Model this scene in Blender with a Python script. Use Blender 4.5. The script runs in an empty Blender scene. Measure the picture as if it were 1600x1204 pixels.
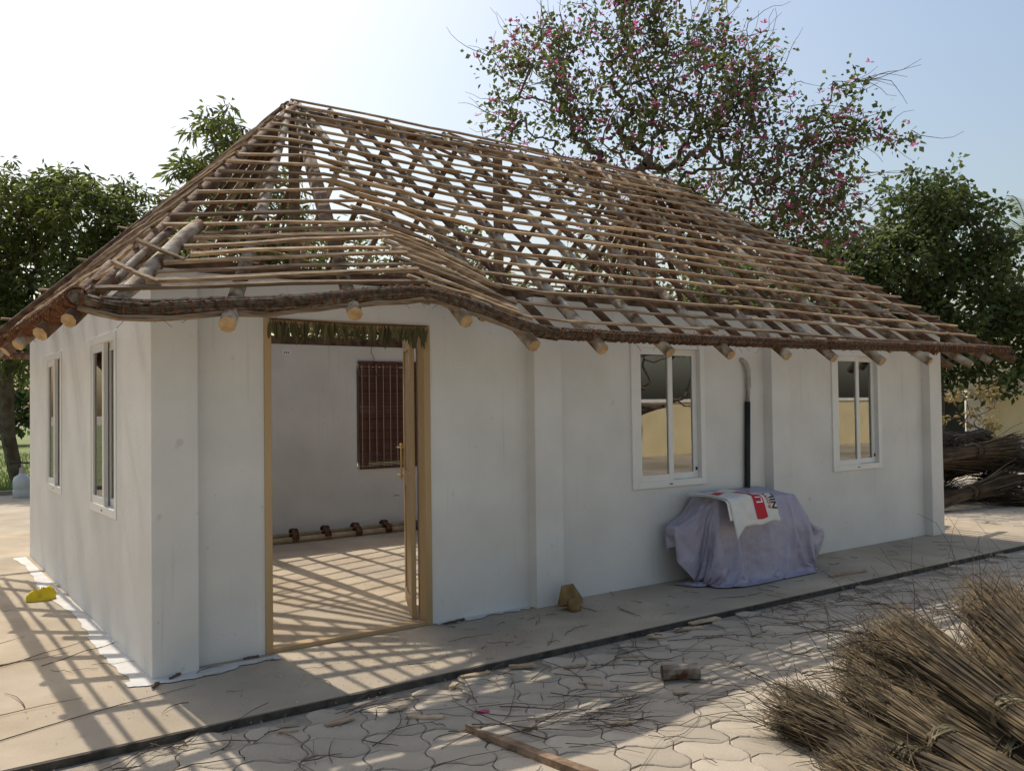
import bpy, math, random
import numpy as np
from mathutils import Vector, Matrix, Quaternion
random.seed(7); rng = np.random.default_rng(11)
S = bpy.context.scene
col = S.collection
# ---------------------------------------------------------------- camera
cd = bpy.data.cameras.new('camera'); cam = bpy.data.objects.new('camera', cd); col.objects.link(cam)
cd.sensor_width = 36; cd.lens = 1371.07/1600*36; cd.clip_end = 2000; cd.clip_start = .05
_yaw, _pit, _rol = .6273, .0245, -.0134
fw = Vector((math.sin(_yaw)*math.cos(_pit), math.cos(_yaw)*math.cos(_pit), math.sin(_pit)))
rt = Vector((math.cos(_yaw), -math.sin(_yaw), 0)); up = rt.cross(fw)
r2 = math.cos(_rol)*rt+math.sin(_rol)*up; u2 = -math.sin(_rol)*rt+math.cos(_rol)*up
cam.matrix_world = Matrix(((r2.x, u2.x, -fw.x, -1.34), (r2.y, u2.y, -fw.y, -5.555), (r2.z, u2.z, -fw.z, 1.6), (0, 0, 0, 1)))
S.camera = cam
# ---------------------------------------------------------------- sky, sun, exposure
W = bpy.data.worlds.new('World'); S.world = W; W.use_nodes = True
nt = W.node_tree; bg = nt.nodes['Background']
sky = nt.nodes.new('ShaderNodeTexSky'); sky.sky_type = 'NISHITA'; sky.sun_disc = False
SUN = Vector((-.022, .742, 1)).normalized()
sky.sun_elevation = math.asin(SUN.z); sky.sun_rotation = math.atan2(SUN.x, SUN.y)
sky.air_density = 1.4; sky.dust_density = 4.0; sky.ozone_density = 1.2; sky.altitude = 50
nt.links.new(sky.outputs[0], bg.inputs[0]); bg.inputs[1].default_value = .15
sd = bpy.data.lights.new('sun', 'SUN'); sd.energy = 4.0; sd.angle = math.radians(.53); sd.color = (1, .93, .82)
sun = bpy.data.objects.new('sun', sd); col.objects.link(sun)
sun.rotation_mode = 'QUATERNION'; sun.rotation_quaternion = (-SUN).to_track_quat('-Z', 'Y'); sun.location = (0, 12, 18)
S.view_settings.view_transform = 'Standard'; S.view_settings.look = 'None'; S.view_settings.gamma = 1
S.view_settings.exposure = 0.0
S.view_settings.use_curve_mapping = False
# ---------------------------------------------------------------- helpers
def lerp(a, b, t): return a+(b-a)*t
class MB:
    def __init__(s): s.v = []; s.f = []; s.m = []
    def add(s, vs, fs, mi=0):
        o = len(s.v); s.v.extend([tuple(p) for p in vs]); s.f.extend([tuple(i+o for i in f) for f in fs]); s.m.extend([mi]*len(fs))
    def box(s, x0, x1, y0, y1, z0, z1, mi=0):
        s.add([(x0, y0, z0), (x1, y0, z0), (x1, y1, z0), (x0, y1, z0), (x0, y0, z1), (x1, y0, z1), (x1, y1, z1), (x0, y1, z1)],
              [(0, 3, 2, 1), (4, 5, 6, 7), (0, 1, 5, 4), (1, 2, 6, 5), (2, 3, 7, 6), (3, 0, 4, 7)], mi)
    def tube(s, pts, rad, n=6, mi=0, cap=None, ell=1.0, jit=0.0, roll=0.0):
        pts = [Vector(p) for p in pts]; k = len(pts)
        if not hasattr(rad, '__len__'): rad = [rad]*k
        ref = Vector((0, 0, 1)); o = len(s.v)
        for i, p in enumerate(pts):
            t = (pts[min(i+1, k-1)]-pts[max(i-1, 0)])
            t = t.normalized() if t.length > 1e-9 else Vector((1, 0, 0))
            a = t.cross(ref)
            if a.length < .05: a = t.cross(Vector((0, 1, 0)))
            a.normalize(); b = a.cross(t)
            for j in range(n):
                th = 2*math.pi*j/n+roll; r = rad[i]*(1+random.uniform(-jit, jit))
                s.v.append(tuple(p+a*(math.cos(th)*r)+b*(math.sin(th)*r*ell)))
        for i in range(k-1):
            for j in range(n):
                s.f.append((o+i*n+j, o+i*n+(j+1) % n, o+(i+1)*n+(j+1) % n, o+(i+1)*n+j)); s.m.append(mi)
        ci = mi if cap is None else cap
        s.f.append(tuple(o+j for j in reversed(range(n)))); s.m.append(ci)
        s.f.append(tuple(o+(k-1)*n+j for j in range(n))); s.m.append(ci)
    def mesh(s, name, mats, smooth=False):
        me = bpy.data.meshes.new(name); me.from_pydata(s.v, [], s.f)
        for m in (mats if isinstance(mats, (list, tuple)) else [mats]): me.materials.append(m)
        me.polygons.foreach_set('material_index', s.m)
        if smooth: me.polygons.foreach_set('use_smooth', [True]*len(s.f))
        me.update(); return me
    def build(s, name, mats, parent=None, smooth=False, bevel=0):
        return link(name, s.mesh(name, mats, smooth), parent, bevel)
def link(name, me, parent=None, bevel=0):
    o = bpy.data.objects.new(name, me); col.objects.link(o); o.parent = parent
    if bevel:
        b = o.modifiers.new('bevel', 'BEVEL'); b.width = bevel; b.segments = 2; b.limit_method = 'ANGLE'
    return o
def empty(name, loc=(0, 0, 0)):
    o = bpy.data.objects.new(name, None); col.objects.link(o); o.location = loc; o.empty_display_size = .1; return o
def tag(o, label, cat, group=None):
    o['label'] = label; o['category'] = cat
    if group: o['group'] = group
    return o
def structure(o, label=None):
    o['kind'] = 'structure'
    if label: o['label'] = label
    return o
def stuff(o): o['kind'] = 'stuff'; return o
def npmesh(name, V, F, mats, mi=None, smooth=False):
    V = np.asarray(V, np.float32); F = np.asarray(F, np.int32)
    me = bpy.data.meshes.new(name); n = F.shape[1]
    me.vertices.add(len(V)); me.vertices.foreach_set('co', V.ravel())
    me.loops.add(F.size); me.loops.foreach_set('vertex_index', F.ravel())
    me.polygons.add(len(F)); me.polygons.foreach_set('loop_start', np.arange(0, F.size, n, dtype=np.int32)); me.polygons.foreach_set('loop_total', np.full(len(F), n, np.int32))
    for m in (mats if isinstance(mats, (list, tuple)) else [mats]): me.materials.append(m)
    if mi is not None: me.polygons.foreach_set('material_index', np.asarray(mi, np.int32))
    if smooth: me.polygons.foreach_set('use_smooth', np.ones(len(F), bool))
    me.update(calc_edges=True); me.validate(); return me
# ---------------------------------------------------------------- materials
def mat(name, c1, c2=None, scale=6., rough=.8, bump=.0, bscale=None, stretch=(1, 1, 1), spec=.3, detail=6, c3=None, s3=1.2, t3=(.5, .68), island=0., transl=0., coat=0., pos=(.35, .65), bdist=.02):
    m = bpy.data.materials.new(name); m.use_nodes = True; n = m.node_tree; N = n.nodes; L = n.links
    b = N['Principled BSDF']; b.inputs['Roughness'].default_value = rough; b.inputs['Specular IOR Level'].default_value = spec
    tc = N.new('ShaderNodeTexCoord'); mp = N.new('ShaderNodeMapping'); L.new(tc.outputs['Object'], mp.inputs[0]); mp.inputs['Scale'].default_value = stretch
    nz = N.new('ShaderNodeTexNoise'); nz.inputs['Scale'].default_value = scale; nz.inputs['Detail'].default_value = detail; L.new(mp.outputs[0], nz.inputs['Vector'])
    rp = N.new('ShaderNodeValToRGB'); rp.color_ramp.elements[0].position = pos[0]; rp.color_ramp.elements[1].position = pos[1]
    rp.color_ramp.elements[0].color = (*c1, 1); rp.color_ramp.elements[1].color = (*(c2 or c1), 1); L.new(nz.outputs[0], rp.inputs[0])
    out = rp.outputs[0]
    if c3:
        n3 = N.new('ShaderNodeTexNoise'); n3.inputs['Scale'].default_value = s3; n3.inputs['Detail'].default_value = 5; L.new(tc.outputs['Object'], n3.inputs['Vector'])
        mr = N.new('ShaderNodeMapRange'); mr.inputs[1].default_value = t3[0]; mr.inputs[2].default_value = t3[1]; L.new(n3.outputs[0], mr.inputs[0])
        mx = N.new('ShaderNodeMixRGB'); L.new(mr.outputs[0], mx.inputs[0]); L.new(out, mx.inputs[1]); mx.inputs[2].default_value = (*c3, 1); out = mx.outputs[0]
    if island:
        g = N.new('ShaderNodeNewGeometry'); oi = N.new('ShaderNodeObjectInfo'); ad = N.new('ShaderNodeMath'); ad.operation = 'ADD'
        L.new(g.outputs['Random Per Island'], ad.inputs[0]); L.new(oi.outputs['Random'], ad.inputs[1])
        fr = N.new('ShaderNodeMath'); fr.operation = 'FRACT'; L.new(ad.outputs[0], fr.inputs[0])
        mr = N.new('ShaderNodeMapRange'); mr.inputs[3].default_value = 1-island; mr.inputs[4].default_value = 1+island; L.new(fr.outputs[0], mr.inputs[0])
        hs = N.new('ShaderNodeHueSaturation'); L.new(mr.outputs[0], hs.inputs['Value']); L.new(out, hs.inputs['Color']); out = hs.outputs[0]
    L.new(out, b.inputs['Base Color'])
    if bump:
        nb = N.new('ShaderNodeTexNoise'); nb.inputs['Scale'].default_value = bscale or scale*3; nb.inputs['Detail'].default_value = 6; L.new(mp.outputs[0], nb.inputs['Vector'])
        bp = N.new('ShaderNodeBump'); bp.inputs['Strength'].default_value = bump; bp.inputs['Distance'].default_value = bdist; L.new(nb.outputs[0], bp.inputs['Height']); L.new(bp.outputs[0], b.inputs['Normal'])
    if transl:
        tr = N.new('ShaderNodeBsdfTranslucent'); L.new(out, tr.inputs[0]); ms = N.new('ShaderNodeMixShader'); ms.inputs[0].default_value = transl
        L.new(b.outputs[0], ms.inputs[1]); L.new(tr.outputs[0], ms.inputs[2]); L.new(ms.outputs[0], N['Material Output'].inputs[0])
    return m
M = {}
M['plaster'] = mat('plaster', (.63, .605, .55), (.69, .665, .61), 2.2, .75, .12, 60, c3=(.60, .575, .51), s3=.9, t3=(.56, .8))
M['plaster_in'] = mat('plaster_in', (.63, .60, .55), (.70, .67, .61), 1.8, .85, .1, 50, c3=(.6, .57, .52), s3=1.6, t3=(.58, .8))
def weather(m, dark, amt):
    N = m.node_tree.nodes; L = m.node_tree.links; b = N['Principled BSDF']; src = b.inputs['Base Color'].links[0].from_socket
    tc = N.new('ShaderNodeTexCoord')
    for sc, st, lo, hi, k in ((1.0, (26, 26, .9), .62, .8, .35), (38., (1, 1, 1), .70, .76, .8), (9., (1, 1, 1), .66, .74, .4)):
        mp = N.new('ShaderNodeMapping'); mp.inputs['Scale'].default_value = st; L.new(tc.outputs['Object'], mp.inputs[0])
        nz = N.new('ShaderNodeTexNoise'); nz.inputs['Scale'].default_value = sc; nz.inputs['Detail'].default_value = 4; L.new(mp.outputs[0], nz.inputs['Vector'])
        mr = N.new('ShaderNodeMapRange'); mr.inputs[1].default_value = lo; mr.inputs[2].default_value = hi; mr.inputs[4].default_value = k*amt; L.new(nz.outputs[0], mr.inputs[0])
        mx = N.new('ShaderNodeMixRGB'); L.new(mr.outputs[0], mx.inputs[0]); L.new(src, mx.inputs[1]); mx.inputs[2].default_value = (*dark, 1); src = mx.outputs[0]
    L.new(src, b.inputs['Base Color'])
weather(M['plaster'], (.36, .31, .24), .8); weather(M['plaster_in'], (.36, .32, .27), .7)
M['upvc'] = mat('upvc', (.66, .645, .60), (.7, .685, .64), 3, .35, spec=.5)
M['dark_gap'] = mat('dark_gap', (.03, .03, .03), None, 5, .6)
M['tan_paint'] = mat('tan_paint', (.38, .25, .115), (.46, .31, .155), 5, .4, .05, 40, (1, 1, .2), spec=.5)
M['batten'] = mat('batten', (.17, .10, .055), (.55, .41, .26), 5, .8, .5, 40, (1, 9, 9), island=.45, pos=(.3, .7))
M['batten_y'] = mat('batten_y', (.15, .088, .048), (.43, .3, .18), 5, .8, .5, 40, (9, 1, 9), island=.4)
M['log'] = mat('log', (.15, .10, .062), (.47, .41, .32), 7, .85, .5, 30, (1, 1, 1), c3=(.11, .055, .028), s3=5, t3=(.5, .62), island=.15)
M['dark_log'] = mat('dark_log', (.06, .034, .02), (.17, .10, .06), 9, .85, .5, 30, island=.25)
M['log_end'] = mat('log_end', (.36, .23, .11), (.5, .35, .19), 25, .8, .2, 60)
M['sawn'] = mat('sawn', (.12, .075, .045), (.25, .165, .10), 6, .8, .3, 30, (3, 3, 3), island=.2)
M['twig'] = mat('twig', (.055, .038, .025), (.17, .125, .085), 30, .9, .3, 60, island=.35)
M['coir'] = mat('coir', (.085, .032, .014), (.19, .08, .035), 40, .95, .5, 120, island=.2)
M['concrete'] = mat('concrete', (.35, .28, .195), (.46, .38, .275), 1.6, .9, .25, 70, c3=(.30, .255, .20), s3=.7, t3=(.48, .75), detail=9)
M['paver'] = mat('paver', (.36, .305, .23), (.46, .395, .305), 3.5, .9, .3, 90, c3=(.29, .245, .185), s3=1.1, t3=(.46, .66), island=.12, detail=9)
M['joint'] = mat('joint', (.23, .195, .15), (.32, .27, .21), 20, .95, .3, 90)
M['sand'] = mat('sand', (.36, .30, .225), (.47, .40, .31), 1.2, .95, .4, 25, c3=(.26, .23, .15), s3=.35, t3=(.5, .7), detail=9)
M['lawn'] = mat('lawn', (.10, .14, .035), (.2, .22, .07), 1.2, .9, .4, 20)
M['grass'] = mat('grass', (.09, .15, .03), (.2, .24, .07), .8, .8, island=.3, transl=.3)
weather(M['concrete'], (.16, .12, .08), .9); weather(M['paver'], (.17, .135, .095), .8)
M['white_spill'] = mat('white_spill', (.54, .515, .47), (.62, .6, .56), 6, .8, c3=(.55, .5, .42), s3=5, t3=(.55, .75))
M['tarp'] = mat('tarp', (.33, .295, .36), (.40, .365, .43), 4, .42, .7, 7, c3=(.31, .235, .235), s3=2.6, t3=(.6, .85), spec=.5, bdist=.05)
M['sack'] = mat('sack', (.66, .62, .54), (.74, .7, .62), 9, .7, .3, 60)
M['red'] = mat('red', (.5, .02, .03), None, 9, .6)
M['ink'] = mat('ink', (.02, .02, .022), None, 9, .6)
M['redtext'] = mat('redtext', (.45, .04, .04), None, 9, .6)
M['black'] = mat('black', (.012, .012, .013), (.02, .02, .02), 9, .55)
M['grey_pvc'] = mat('grey_pvc', (.34, .31, .27), (.46, .43, .38), 12, .6)
M['paper'] = mat('paper', (.17, .10, .035), (.3, .19, .07), 9, .7, .3, 40)
M['yellow'] = mat('yellow', (.72, .58, .01), (.85, .7, .03), 9, .3, .2, 30, spec=.5, transl=.3)
M['leaf_m'] = mat('leaf_m', (0.0688, 0.1025, 0.0213), (0.1688, 0.1938, 0.0425), .9, .42, island=.5, transl=.5, spec=.4)
M['leaf_b'] = mat('leaf_b', (0.0690, 0.1012, 0.0276), (0.1552, 0.1782, 0.0483), .9, .5, island=.5, transl=.5, spec=.35)
M['leaf_r'] = mat('leaf_r', (0.0494, 0.0806, 0.0234), (0.1235, 0.1560, 0.0442), .6, .5, island=.45, transl=.5, spec=.35)
M['leaf_d'] = mat('leaf_d', (.16, .13, .05), (.28, .21, .08), 3, .7, island=.4, transl=.3)
M['leaf_g'] = mat('leaf_g', (.06, .065, .025), (.14, .12, .05), 9, .6, island=.4, transl=.2)
M['bloom'] = mat('bloom', (.5, .07, .22), (.66, .16, .36), 3, .6, island=.25, transl=.4)
M['bark'] = mat('bark', (.07, .052, .04), (.15, .12, .095), 5, .9, .5, 20)
M['reed'] = mat('reed', (.034, .023, .011), (.12, .086, .043), 6, .8, island=.75)
M['reed_far'] = mat('reed_far', (.06, .042, .026), (.14, .10, .06), 4, .85, island=.45)
M['reed_tie'] = mat('reed_tie', (.2, .16, .08), (.32, .26, .15), 9, .8, island=.3)
M['cream'] = mat('cream', (.62, .53, .31), (.7, .6, .37), 1.5, .85, .1, 20)
M['white_wall'] = mat('white_wall', (.68, .67, .63), (.76, .75, .71), 2, .85)
M['gate'] = mat('gate', (.012, .02, .016), (.02, .03, .024), 5, .5)
M['gold'] = mat('gold', (.55, .36, .08), (.7, .5, .16), 9, .35, spec=.6)
M['jar'] = mat('jar', (.42, .46, .44), (.52, .55, .53), 6, .3, spec=.5)
M['chip'] = mat('chip', (.36, .25, .15), (.56, .42, .27), 9, .85, .3, 40, island=.25)
M['pink'] = mat('pink', (.5, .08, .17), None, 9, .6)
M['blind'] = mat('blind', (.07, .028, .018), (.13, .055, .035), 20, .7, island=.3)
M['cord'] = mat('cord', (.45, .33, .26), None, 20, .8)
M['bamboo'] = mat('bamboo', (.3, .22, .13), (.43, .33, .2), 8, .6, .2, 30)
M['outlet'] = mat('outlet', (.74, .73, .7), None, 5, .4)
def glass_mat():
    m = bpy.data.materials.new('window_glass'); m.use_nodes = True; N = m.node_tree.nodes; L = m.node_tree.links
    N.remove(N['Principled BSDF']); tr = N.new('ShaderNodeBsdfTransparent'); tr.inputs[0].default_value = (.8, .83, .82, 1)
    gl = N.new('ShaderNodeBsdfGlossy'); gl.inputs['Roughness'].default_value = .01; fr = N.new('ShaderNodeFresnel'); fr.inputs[0].default_value = 3.6
    ms = N.new('ShaderNodeMixShader'); L.new(fr.outputs[0], ms.inputs[0]); L.new(tr.outputs[0], ms.inputs[1]); L.new(gl.outputs[0], ms.inputs[2]); L.new(ms.outputs[0], N['Material Output'].inputs[0])
    return m
M['glass'] = glass_mat()
# ---------------------------------------------------------------- ground
g = MB(); R = 400
g.add([(-R, -R, -.055), (R, -R, -.055), (R, R, -.055), (-R, R, -.055)], [(0, 1, 2, 3)])
structure(g.build('ground', M['sand']), 'pale sandy ground around the cottage')
a = MB(); a.box(-3.2, 10.4, -.97, 8.2, -.3, 0)
apron = structure(a.build('concrete_apron', M['concrete'], bevel=.004), 'concrete plinth floor the cottage stands on')
a = MB(); a.box(-3.2, 10.4, -.986, -.9705, -.2, -.005); a.build('dark_edge', mat('dark_edge', (.05, .043, .034), (.11, .09, .07), 14, .95, .4, 60), apron)  # thin dark-coloured strip along the front face of the apron step
b = MB(); b.add([(-9, -9, -.045), (17, -9, -.045), (17, 4.2, -.045), (10.4, 4.2, -.045), (10.4, -.97, -.045), (-9, -.97, -.045)], [(0, 1, 2, 3, 4, 5)])
paving = structure(b.build('paved_yard', M['joint']), 'yard of wavy interlocking concrete pavers')
l = MB(); l.add([(-40, 15.2, -.05), (60, 15.2, -.05), (60, 120, -.05), (-40, 120, -.05)], [(0, 1, 2, 3)])
structure(l.build('lawn', M['lawn']), 'green lawn beyond the cottage')
k = MB(); k.box(-40, 8, 15.0, 15.2, -.2, .03)
structure(k.build('lawn_kerb', M['joint'], bevel=.01), 'dark low kerb along the lawn')
# paver outline: rectangle with S-shaped edges, laid in half-offset rows on a rotated grid
PU, PV, AMP = .29, .22, .034
def wavy(n=5):
    h = []; gp = .003
    for i in range(n): t = i/n; h.append((-PU/2+PU*t, -PV/2+AMP*math.sin(2*math.pi*t)))
    for i in range(n): t = i/n; h.append((PU/2+.6*AMP*math.sin(2*math.pi*t), -PV/2+PV*t))
    for i in range(n): t = 1-i/n; h.append((-PU/2+PU*t, PV/2+AMP*math.sin(2*math.pi*t)))
    for i in range(n): t = 1-i/n; h.append((-PU/2+.6*AMP*math.sin(2*math.pi*t), -PV/2+PV*t))
    c = (0, 0); return [(x*(1-gp/abs(PU/2)), y*(1-gp/abs(PV/2))) for x, y in h]
ol = wavy(); nO = len(ol)
pm = MB(); inn = [(x*.955, y*.94) for x, y in ol]
pm.add([(x, y, -.02) for x, y in ol]+[(x, y, -.004) for x, y in ol]+[(x, y, 0) for x, y in inn],
       [tuple(2*nO+i for i in range(nO))]+[(i, (i+1) % nO, nO+(i+1) % nO, nO+i) for i in range(nO)]+[(nO+i, nO+(i+1) % nO, 2*nO+(i+1) % nO, 2*nO+i) for i in range(nO)])
pme = pm.mesh('paver', M['paver'])
ang = math.radians(-25); ca, sa = math.cos(ang), math.sin(ang)
cells = []
for i in range(-60, 75):
    for j in range(-60, 60):
        u = i*PU; v = j*PV; x = ca*u-sa*v+3; y = sa*u+ca*v-3
        inside = (-8.7 < x < 16.7 and -8.7 < y < -1.12) or (10.6 < x < 16.7 and -8.7 < y < 3.95)
        if not inside: continue
        d = Vector((x, y, -.05))-cam.location; z = d.dot(fw)
        px = 800+1371*d.dot(r2)/max(z, .01); py = 602-1371*d.dot(u2)/max(z, .01)
        vis = z > .5 and -60 < px < 1660 and py < 1270
        cells.append((0 if vis else 1, z, x, y))
cells.sort()
rest = MB()
for n_, (iv, z, x, y) in enumerate(cells):
    zz = -.03+random.uniform(-.003, .003); tx, ty = random.uniform(-.006, .006), random.uniform(-.006, .006)
    if n_ < 300:
        o = link('paver', pme, paving); o.location = (x, y, zz); o.rotation_euler = (tx, ty, ang+random.uniform(-.006, .006))
    else:
        rest.add([(x+ca*p[0]-sa*p[1], y+sa*p[0]+ca*p[1], zz+p[2]) for p in pm.v[nO:]], [tuple(q-nO for q in f) for f in pm.f[:1]+pm.f[1+nO:]])
stuff(rest.build('far_pavers', M['paver'], paving))
# white paint spilled along the wall foot
def band(pts_in, pts_out, z=.004):
    m = MB(); n = len(pts_in); m.add([(*p, z) for p in pts_in]+[(*p, z) for p in pts_out], [(i, i+1, n+i+1, n+i) for i in range(n-1)]); return m
ys = np.linspace(5.6, -.1, 46)
band([(.02, y) for y in ys], [(-.085-.03*math.sin(y*2.3)-random.uniform(0, .03), y) for y in ys]).build('paint_band', M['white_spill'], apron)
xs = np.linspace(-.15, .78, 22)
band([(x, .03) for x in xs], [(x, -.10-.03*math.sin(x*7)-random.uniform(0, .03) if x < .5 else -.05+random.uniform(-.03, .02)) for x in xs], .006).build('paint_band', M['white_spill'], apron)
xs = np.linspace(2.02, 3.3, 26)
band([(x, .13) for x in xs], [(x, .05+random.uniform(-.05, .02)) for x in xs], .006).build('paint_band', M['white_spill'], apron)
# ---------------------------------------------------------------- cottage walls
HX, HY, SK, TOP, P = 9.11, 5.65, .065, 2.48, .107
house = tag(empty('cottage', (0, 0, 0)), 'whitewashed cottage with open pole roof frame awaiting thatch', 'house')
WIN = (.866, 2.163)
def wall_x(name, x0, x1, y0, y1, z1, holes, m, skew=0):
    """wall running along x between y0 (outer) and y1 with rectangular holes (xa, xb, za, zb)"""
    w = MB(); cur = x0
    for (xa, xb, za, zb) in holes:
        w.box(cur, xa, y0, y1, 0, z1)
        if za > 0: w.box(xa, xb, y0, y1, 0, za)
        w.box(xa, xb, y0, y1, zb, z1); cur = xb
    w.box(cur, x1, y0, y1, 0, z1); return w.build(name, m, house)
def wall_y(name, xo, xi, y0, y1, z1, holes, m, sk0=0., sk1=0.):
    w = MB(); cur = y0
    def bx(ya, yb, za, zb):
        s = lambda y: lerp(sk0, sk1, (y-y0)/(y1-y0))
        w.add([(xo+s(ya), ya, za), (xi+s(ya), ya, za), (xi+s(yb), yb, za), (xo+s(yb), yb, za), (xo+s(ya), ya, zb), (xi+s(ya), ya, zb), (xi+s(yb), yb, zb), (xo+s(yb), yb, zb)],
              [(0, 3, 2, 1), (4, 5, 6, 7), (0, 1, 5, 4), (1, 2, 6, 5), (2, 3, 7, 6), (3, 0, 4, 7)])
    for (ya, yb, za, zb) in holes:
        bx(cur, ya, 0, z1)
        if za > 0: bx(ya, yb, 0, za)
        bx(ya, yb, zb, z1); cur = yb
    bx(cur, y1, 0, z1); return w.build(name, m, house)
D0, D1, DH = .737, 2.005, 2.216
wall_x('wall', .27, HX-.02, P, P+.2, TOP, [(D0, D1, 0, DH), (4.067, 4.992, *WIN), (7.038, 7.946, *WIN)], M['plaster'])
LW = [(.998, 1.909, *WIN), (3.387, 4.265, *WIN)]
wall_y('wall', 0, .2, .3, HY, TOP, LW, M['plaster'], SK*.05, SK)
RW = [(1.0, 1.91, *WIN), (3.39, 4.27, *WIN)]
wall_y('wall', HX, HX-.2, .3, HY, TOP, RW, M['plaster_in'])
wall_x('wall', .2, HX-.2, 5.45, HY, TOP-.02, [(4.0, 4.95, .8, 2.2)], M['plaster_in'])
for xa, xb, yb in ((0, .28, .31), (2.909, 3.19, P+.01), (5.885, 6.165, P+.01), (8.85, HX+.003, .31)):
    pb = MB(); pb.box(xa, xb, 0, yb, 0, TOP-.003); pb.build('pillar', M['plaster'], house, bevel=.006)
pl = MB(); pl.box(.1, HX-.1, P+.03, P+.15, TOP, TOP+.09); pl.build('wall_plate', M['dark_log'], house)
pl = MB(); pl.box(.1, HX-.1, 5.48, 5.6, TOP-.02, TOP+.09); pl.build('wall_plate', M['dark_log'], house)
for x in (.06, HX-.16):
    pl = MB(); pl.box(x, x+.1, P+.16, 5.47, TOP, TOP+.09); pl.build('wall_plate', M['dark_log'], house)
# windows: local x along the wall, y out of the wall (negative = outside), built once and copied
def make_window(w, z0, z1):
    r = []
    t = MB(); e = .055
    for a_ in ((-e*.2, 0, z0-e*.2, z1+e*.2), (w, w+e*.2, z0-e*.2, z1+e*.2)): pass
    def frame(x0, x1, za, zb, ya, yb, t_):
        m = MB(); m.box(x0, x0+t_, ya, yb, za, zb); m.box(x1-t_, x1, ya, yb, za, zb); m.box(x0+t_, x1-t_, ya, yb, za, za+t_); m.box(x0+t_, x1-t_, ya, yb, zb-t_, zb); return m
    outer = frame(-.012, w+.012, z0-.012, z1+.012, -.018, .09, .062)
    h = w/2
    s1 = frame(.05, h+.045, z0+.05, z1-.05, -.012, .02, .058)
    s2 = frame(h-.02, w-.05, z0+.05, z1-.05, .03, .06, .058)
    p1 = MB(); p1.box(.108, h-.013, .002, .006, z0+.108, z1-.108)
    p2 = MB(); p2.box(h+.038, w-.108, .043, .047, z0+.108, z1-.108)
    return outer, s1, s2, p1, p2
wmesh = None
def put_window(origin, rot, w):
    outer, s1, s2, p1, p2 = make_window(w, *WIN)
    f = outer.build('window', M['upvc'], house, bevel=.004); f.location = origin; f.rotation_euler = (0, 0, rot)
    for s_, p_ in ((s1, p1), (s2, p2)):
        s_.build('sash', M['upvc'], f, bevel=.003); p_.build('pane', M['glass'], f)
    k_ = MB(); k_.box(w-.085, w-.07, .018, .028, WIN[0]+.12, WIN[0]+.15); k_.build('lock', M['black'], f)
    d_ = MB(); d_.box(w/2-.02, w/2+.02, -.0205, -.018, WIN[0]+.012, WIN[0]+.022); d_.build('drain_slot', M['dark_gap'], f)
for xa, xb in ((4.067, 4.992), (7.038, 7.946)): put_window((xa, P, 0), 0, xb-xa)
for ya, yb in ((.998, 1.909), (3.387, 4.265)):
    put_window((SK*(.05+.95*(yb-.3)/5.35), yb, 0), -math.pi/2, yb-ya)
for ya, yb in ((1.0, 1.91), (3.39, 4.27)): put_window((HX, ya, 0), math.pi/2, yb-ya)
put_window((4.95, HY, 0), math.pi, .95)
# door frame and the leaf swung inwards
df = MB(); y0, y1 = P-.012, P+.085
df.box(D0, D0+.05, y0, y1, 0, DH); df.box(D1-.055, D1, y0, y1, 0, DH); df.box(D0+.05, D1-.055, y0, y1, DH-.05, DH); df.box(D0+.05, D1-.055, y0+.003, y1, 0, .03)
df.build('door_frame', M['tan_paint'], house, bevel=.004)
hinge = Vector((1.935, .25, 0)); tip = Vector((2.215, .86, 0))   # leaf runs from hinge to tip
dv = (tip-hinge).normalized(); L_ = (tip-hinge).length; rz = math.atan2(dv.y, dv.x)
leaf = MB(); t = .018
leaf.box(0, .085, -t, t, .035, DH-.06); leaf.box(L_-.085, L_, -t, t, .035, DH-.06)
for za, zb in ((.035, .15), (.98, 1.1), (DH-.16, DH-.06)): leaf.box(.085, L_-.085, -t, t, za, zb)
leaf.box(.085, L_-.085, -.006, .006, .15, .98); leaf.box(.085, L_-.085, -.006, .006, 1.1, DH-.16)
dl = leaf.build('door', M['tan_paint'], house, bevel=.003); dl.location = hinge; dl.rotation_euler = (0, 0, rz)
h = MB(); xx = L_-.03
h.tube([(xx, t+.022, 1.02), (xx, t+.022, 1.3)], .008, 8); h.tube([(xx-.03, t+.022, 1.3), (xx+.035, t+.022, 1.3)], .012, 8)
h.tube([(xx, t, 1.05), (xx+.01, t+.05, 1.05), (xx+.04, t+.05, 1.05), (xx+.05, t, 1.05)], .008, 6)
h.tube([(xx, t, 1.28), (xx+.01, t+.05, 1.28), (xx+.04, t+.05, 1.28)], .008, 6); h.build('latch', M['gold'], dl, smooth=True)
# sockets on the inner back wall
for x, z, w_ in ((4.6, .38, .09), (3.0, 2.35, .12)):
    o_ = MB(); o_.box(x-w_/2, x+w_/2, 5.438, 5.45, z-.04, z+.04); so = o_.build('socket', M['outlet'], house, bevel=.003)
    o_ = MB()
    for dx in (-.025, .0, .025): o_.box(x+dx-.006, x+dx+.006, 5.436, 5.4385, z-.012, z+.012)
    o_.build('switch', M['dark_gap'], so)
wr = MB(); wr.tube([(4.23, 5.43, 2.46), (4.21, 5.42, 2.38), (4.26, 5.42, 2.3), (4.24, 5.41, 2.2), (4.29, 5.41, 2.05)], .004, 5); wr.build('loose_wire', M['black'], house)
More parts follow.
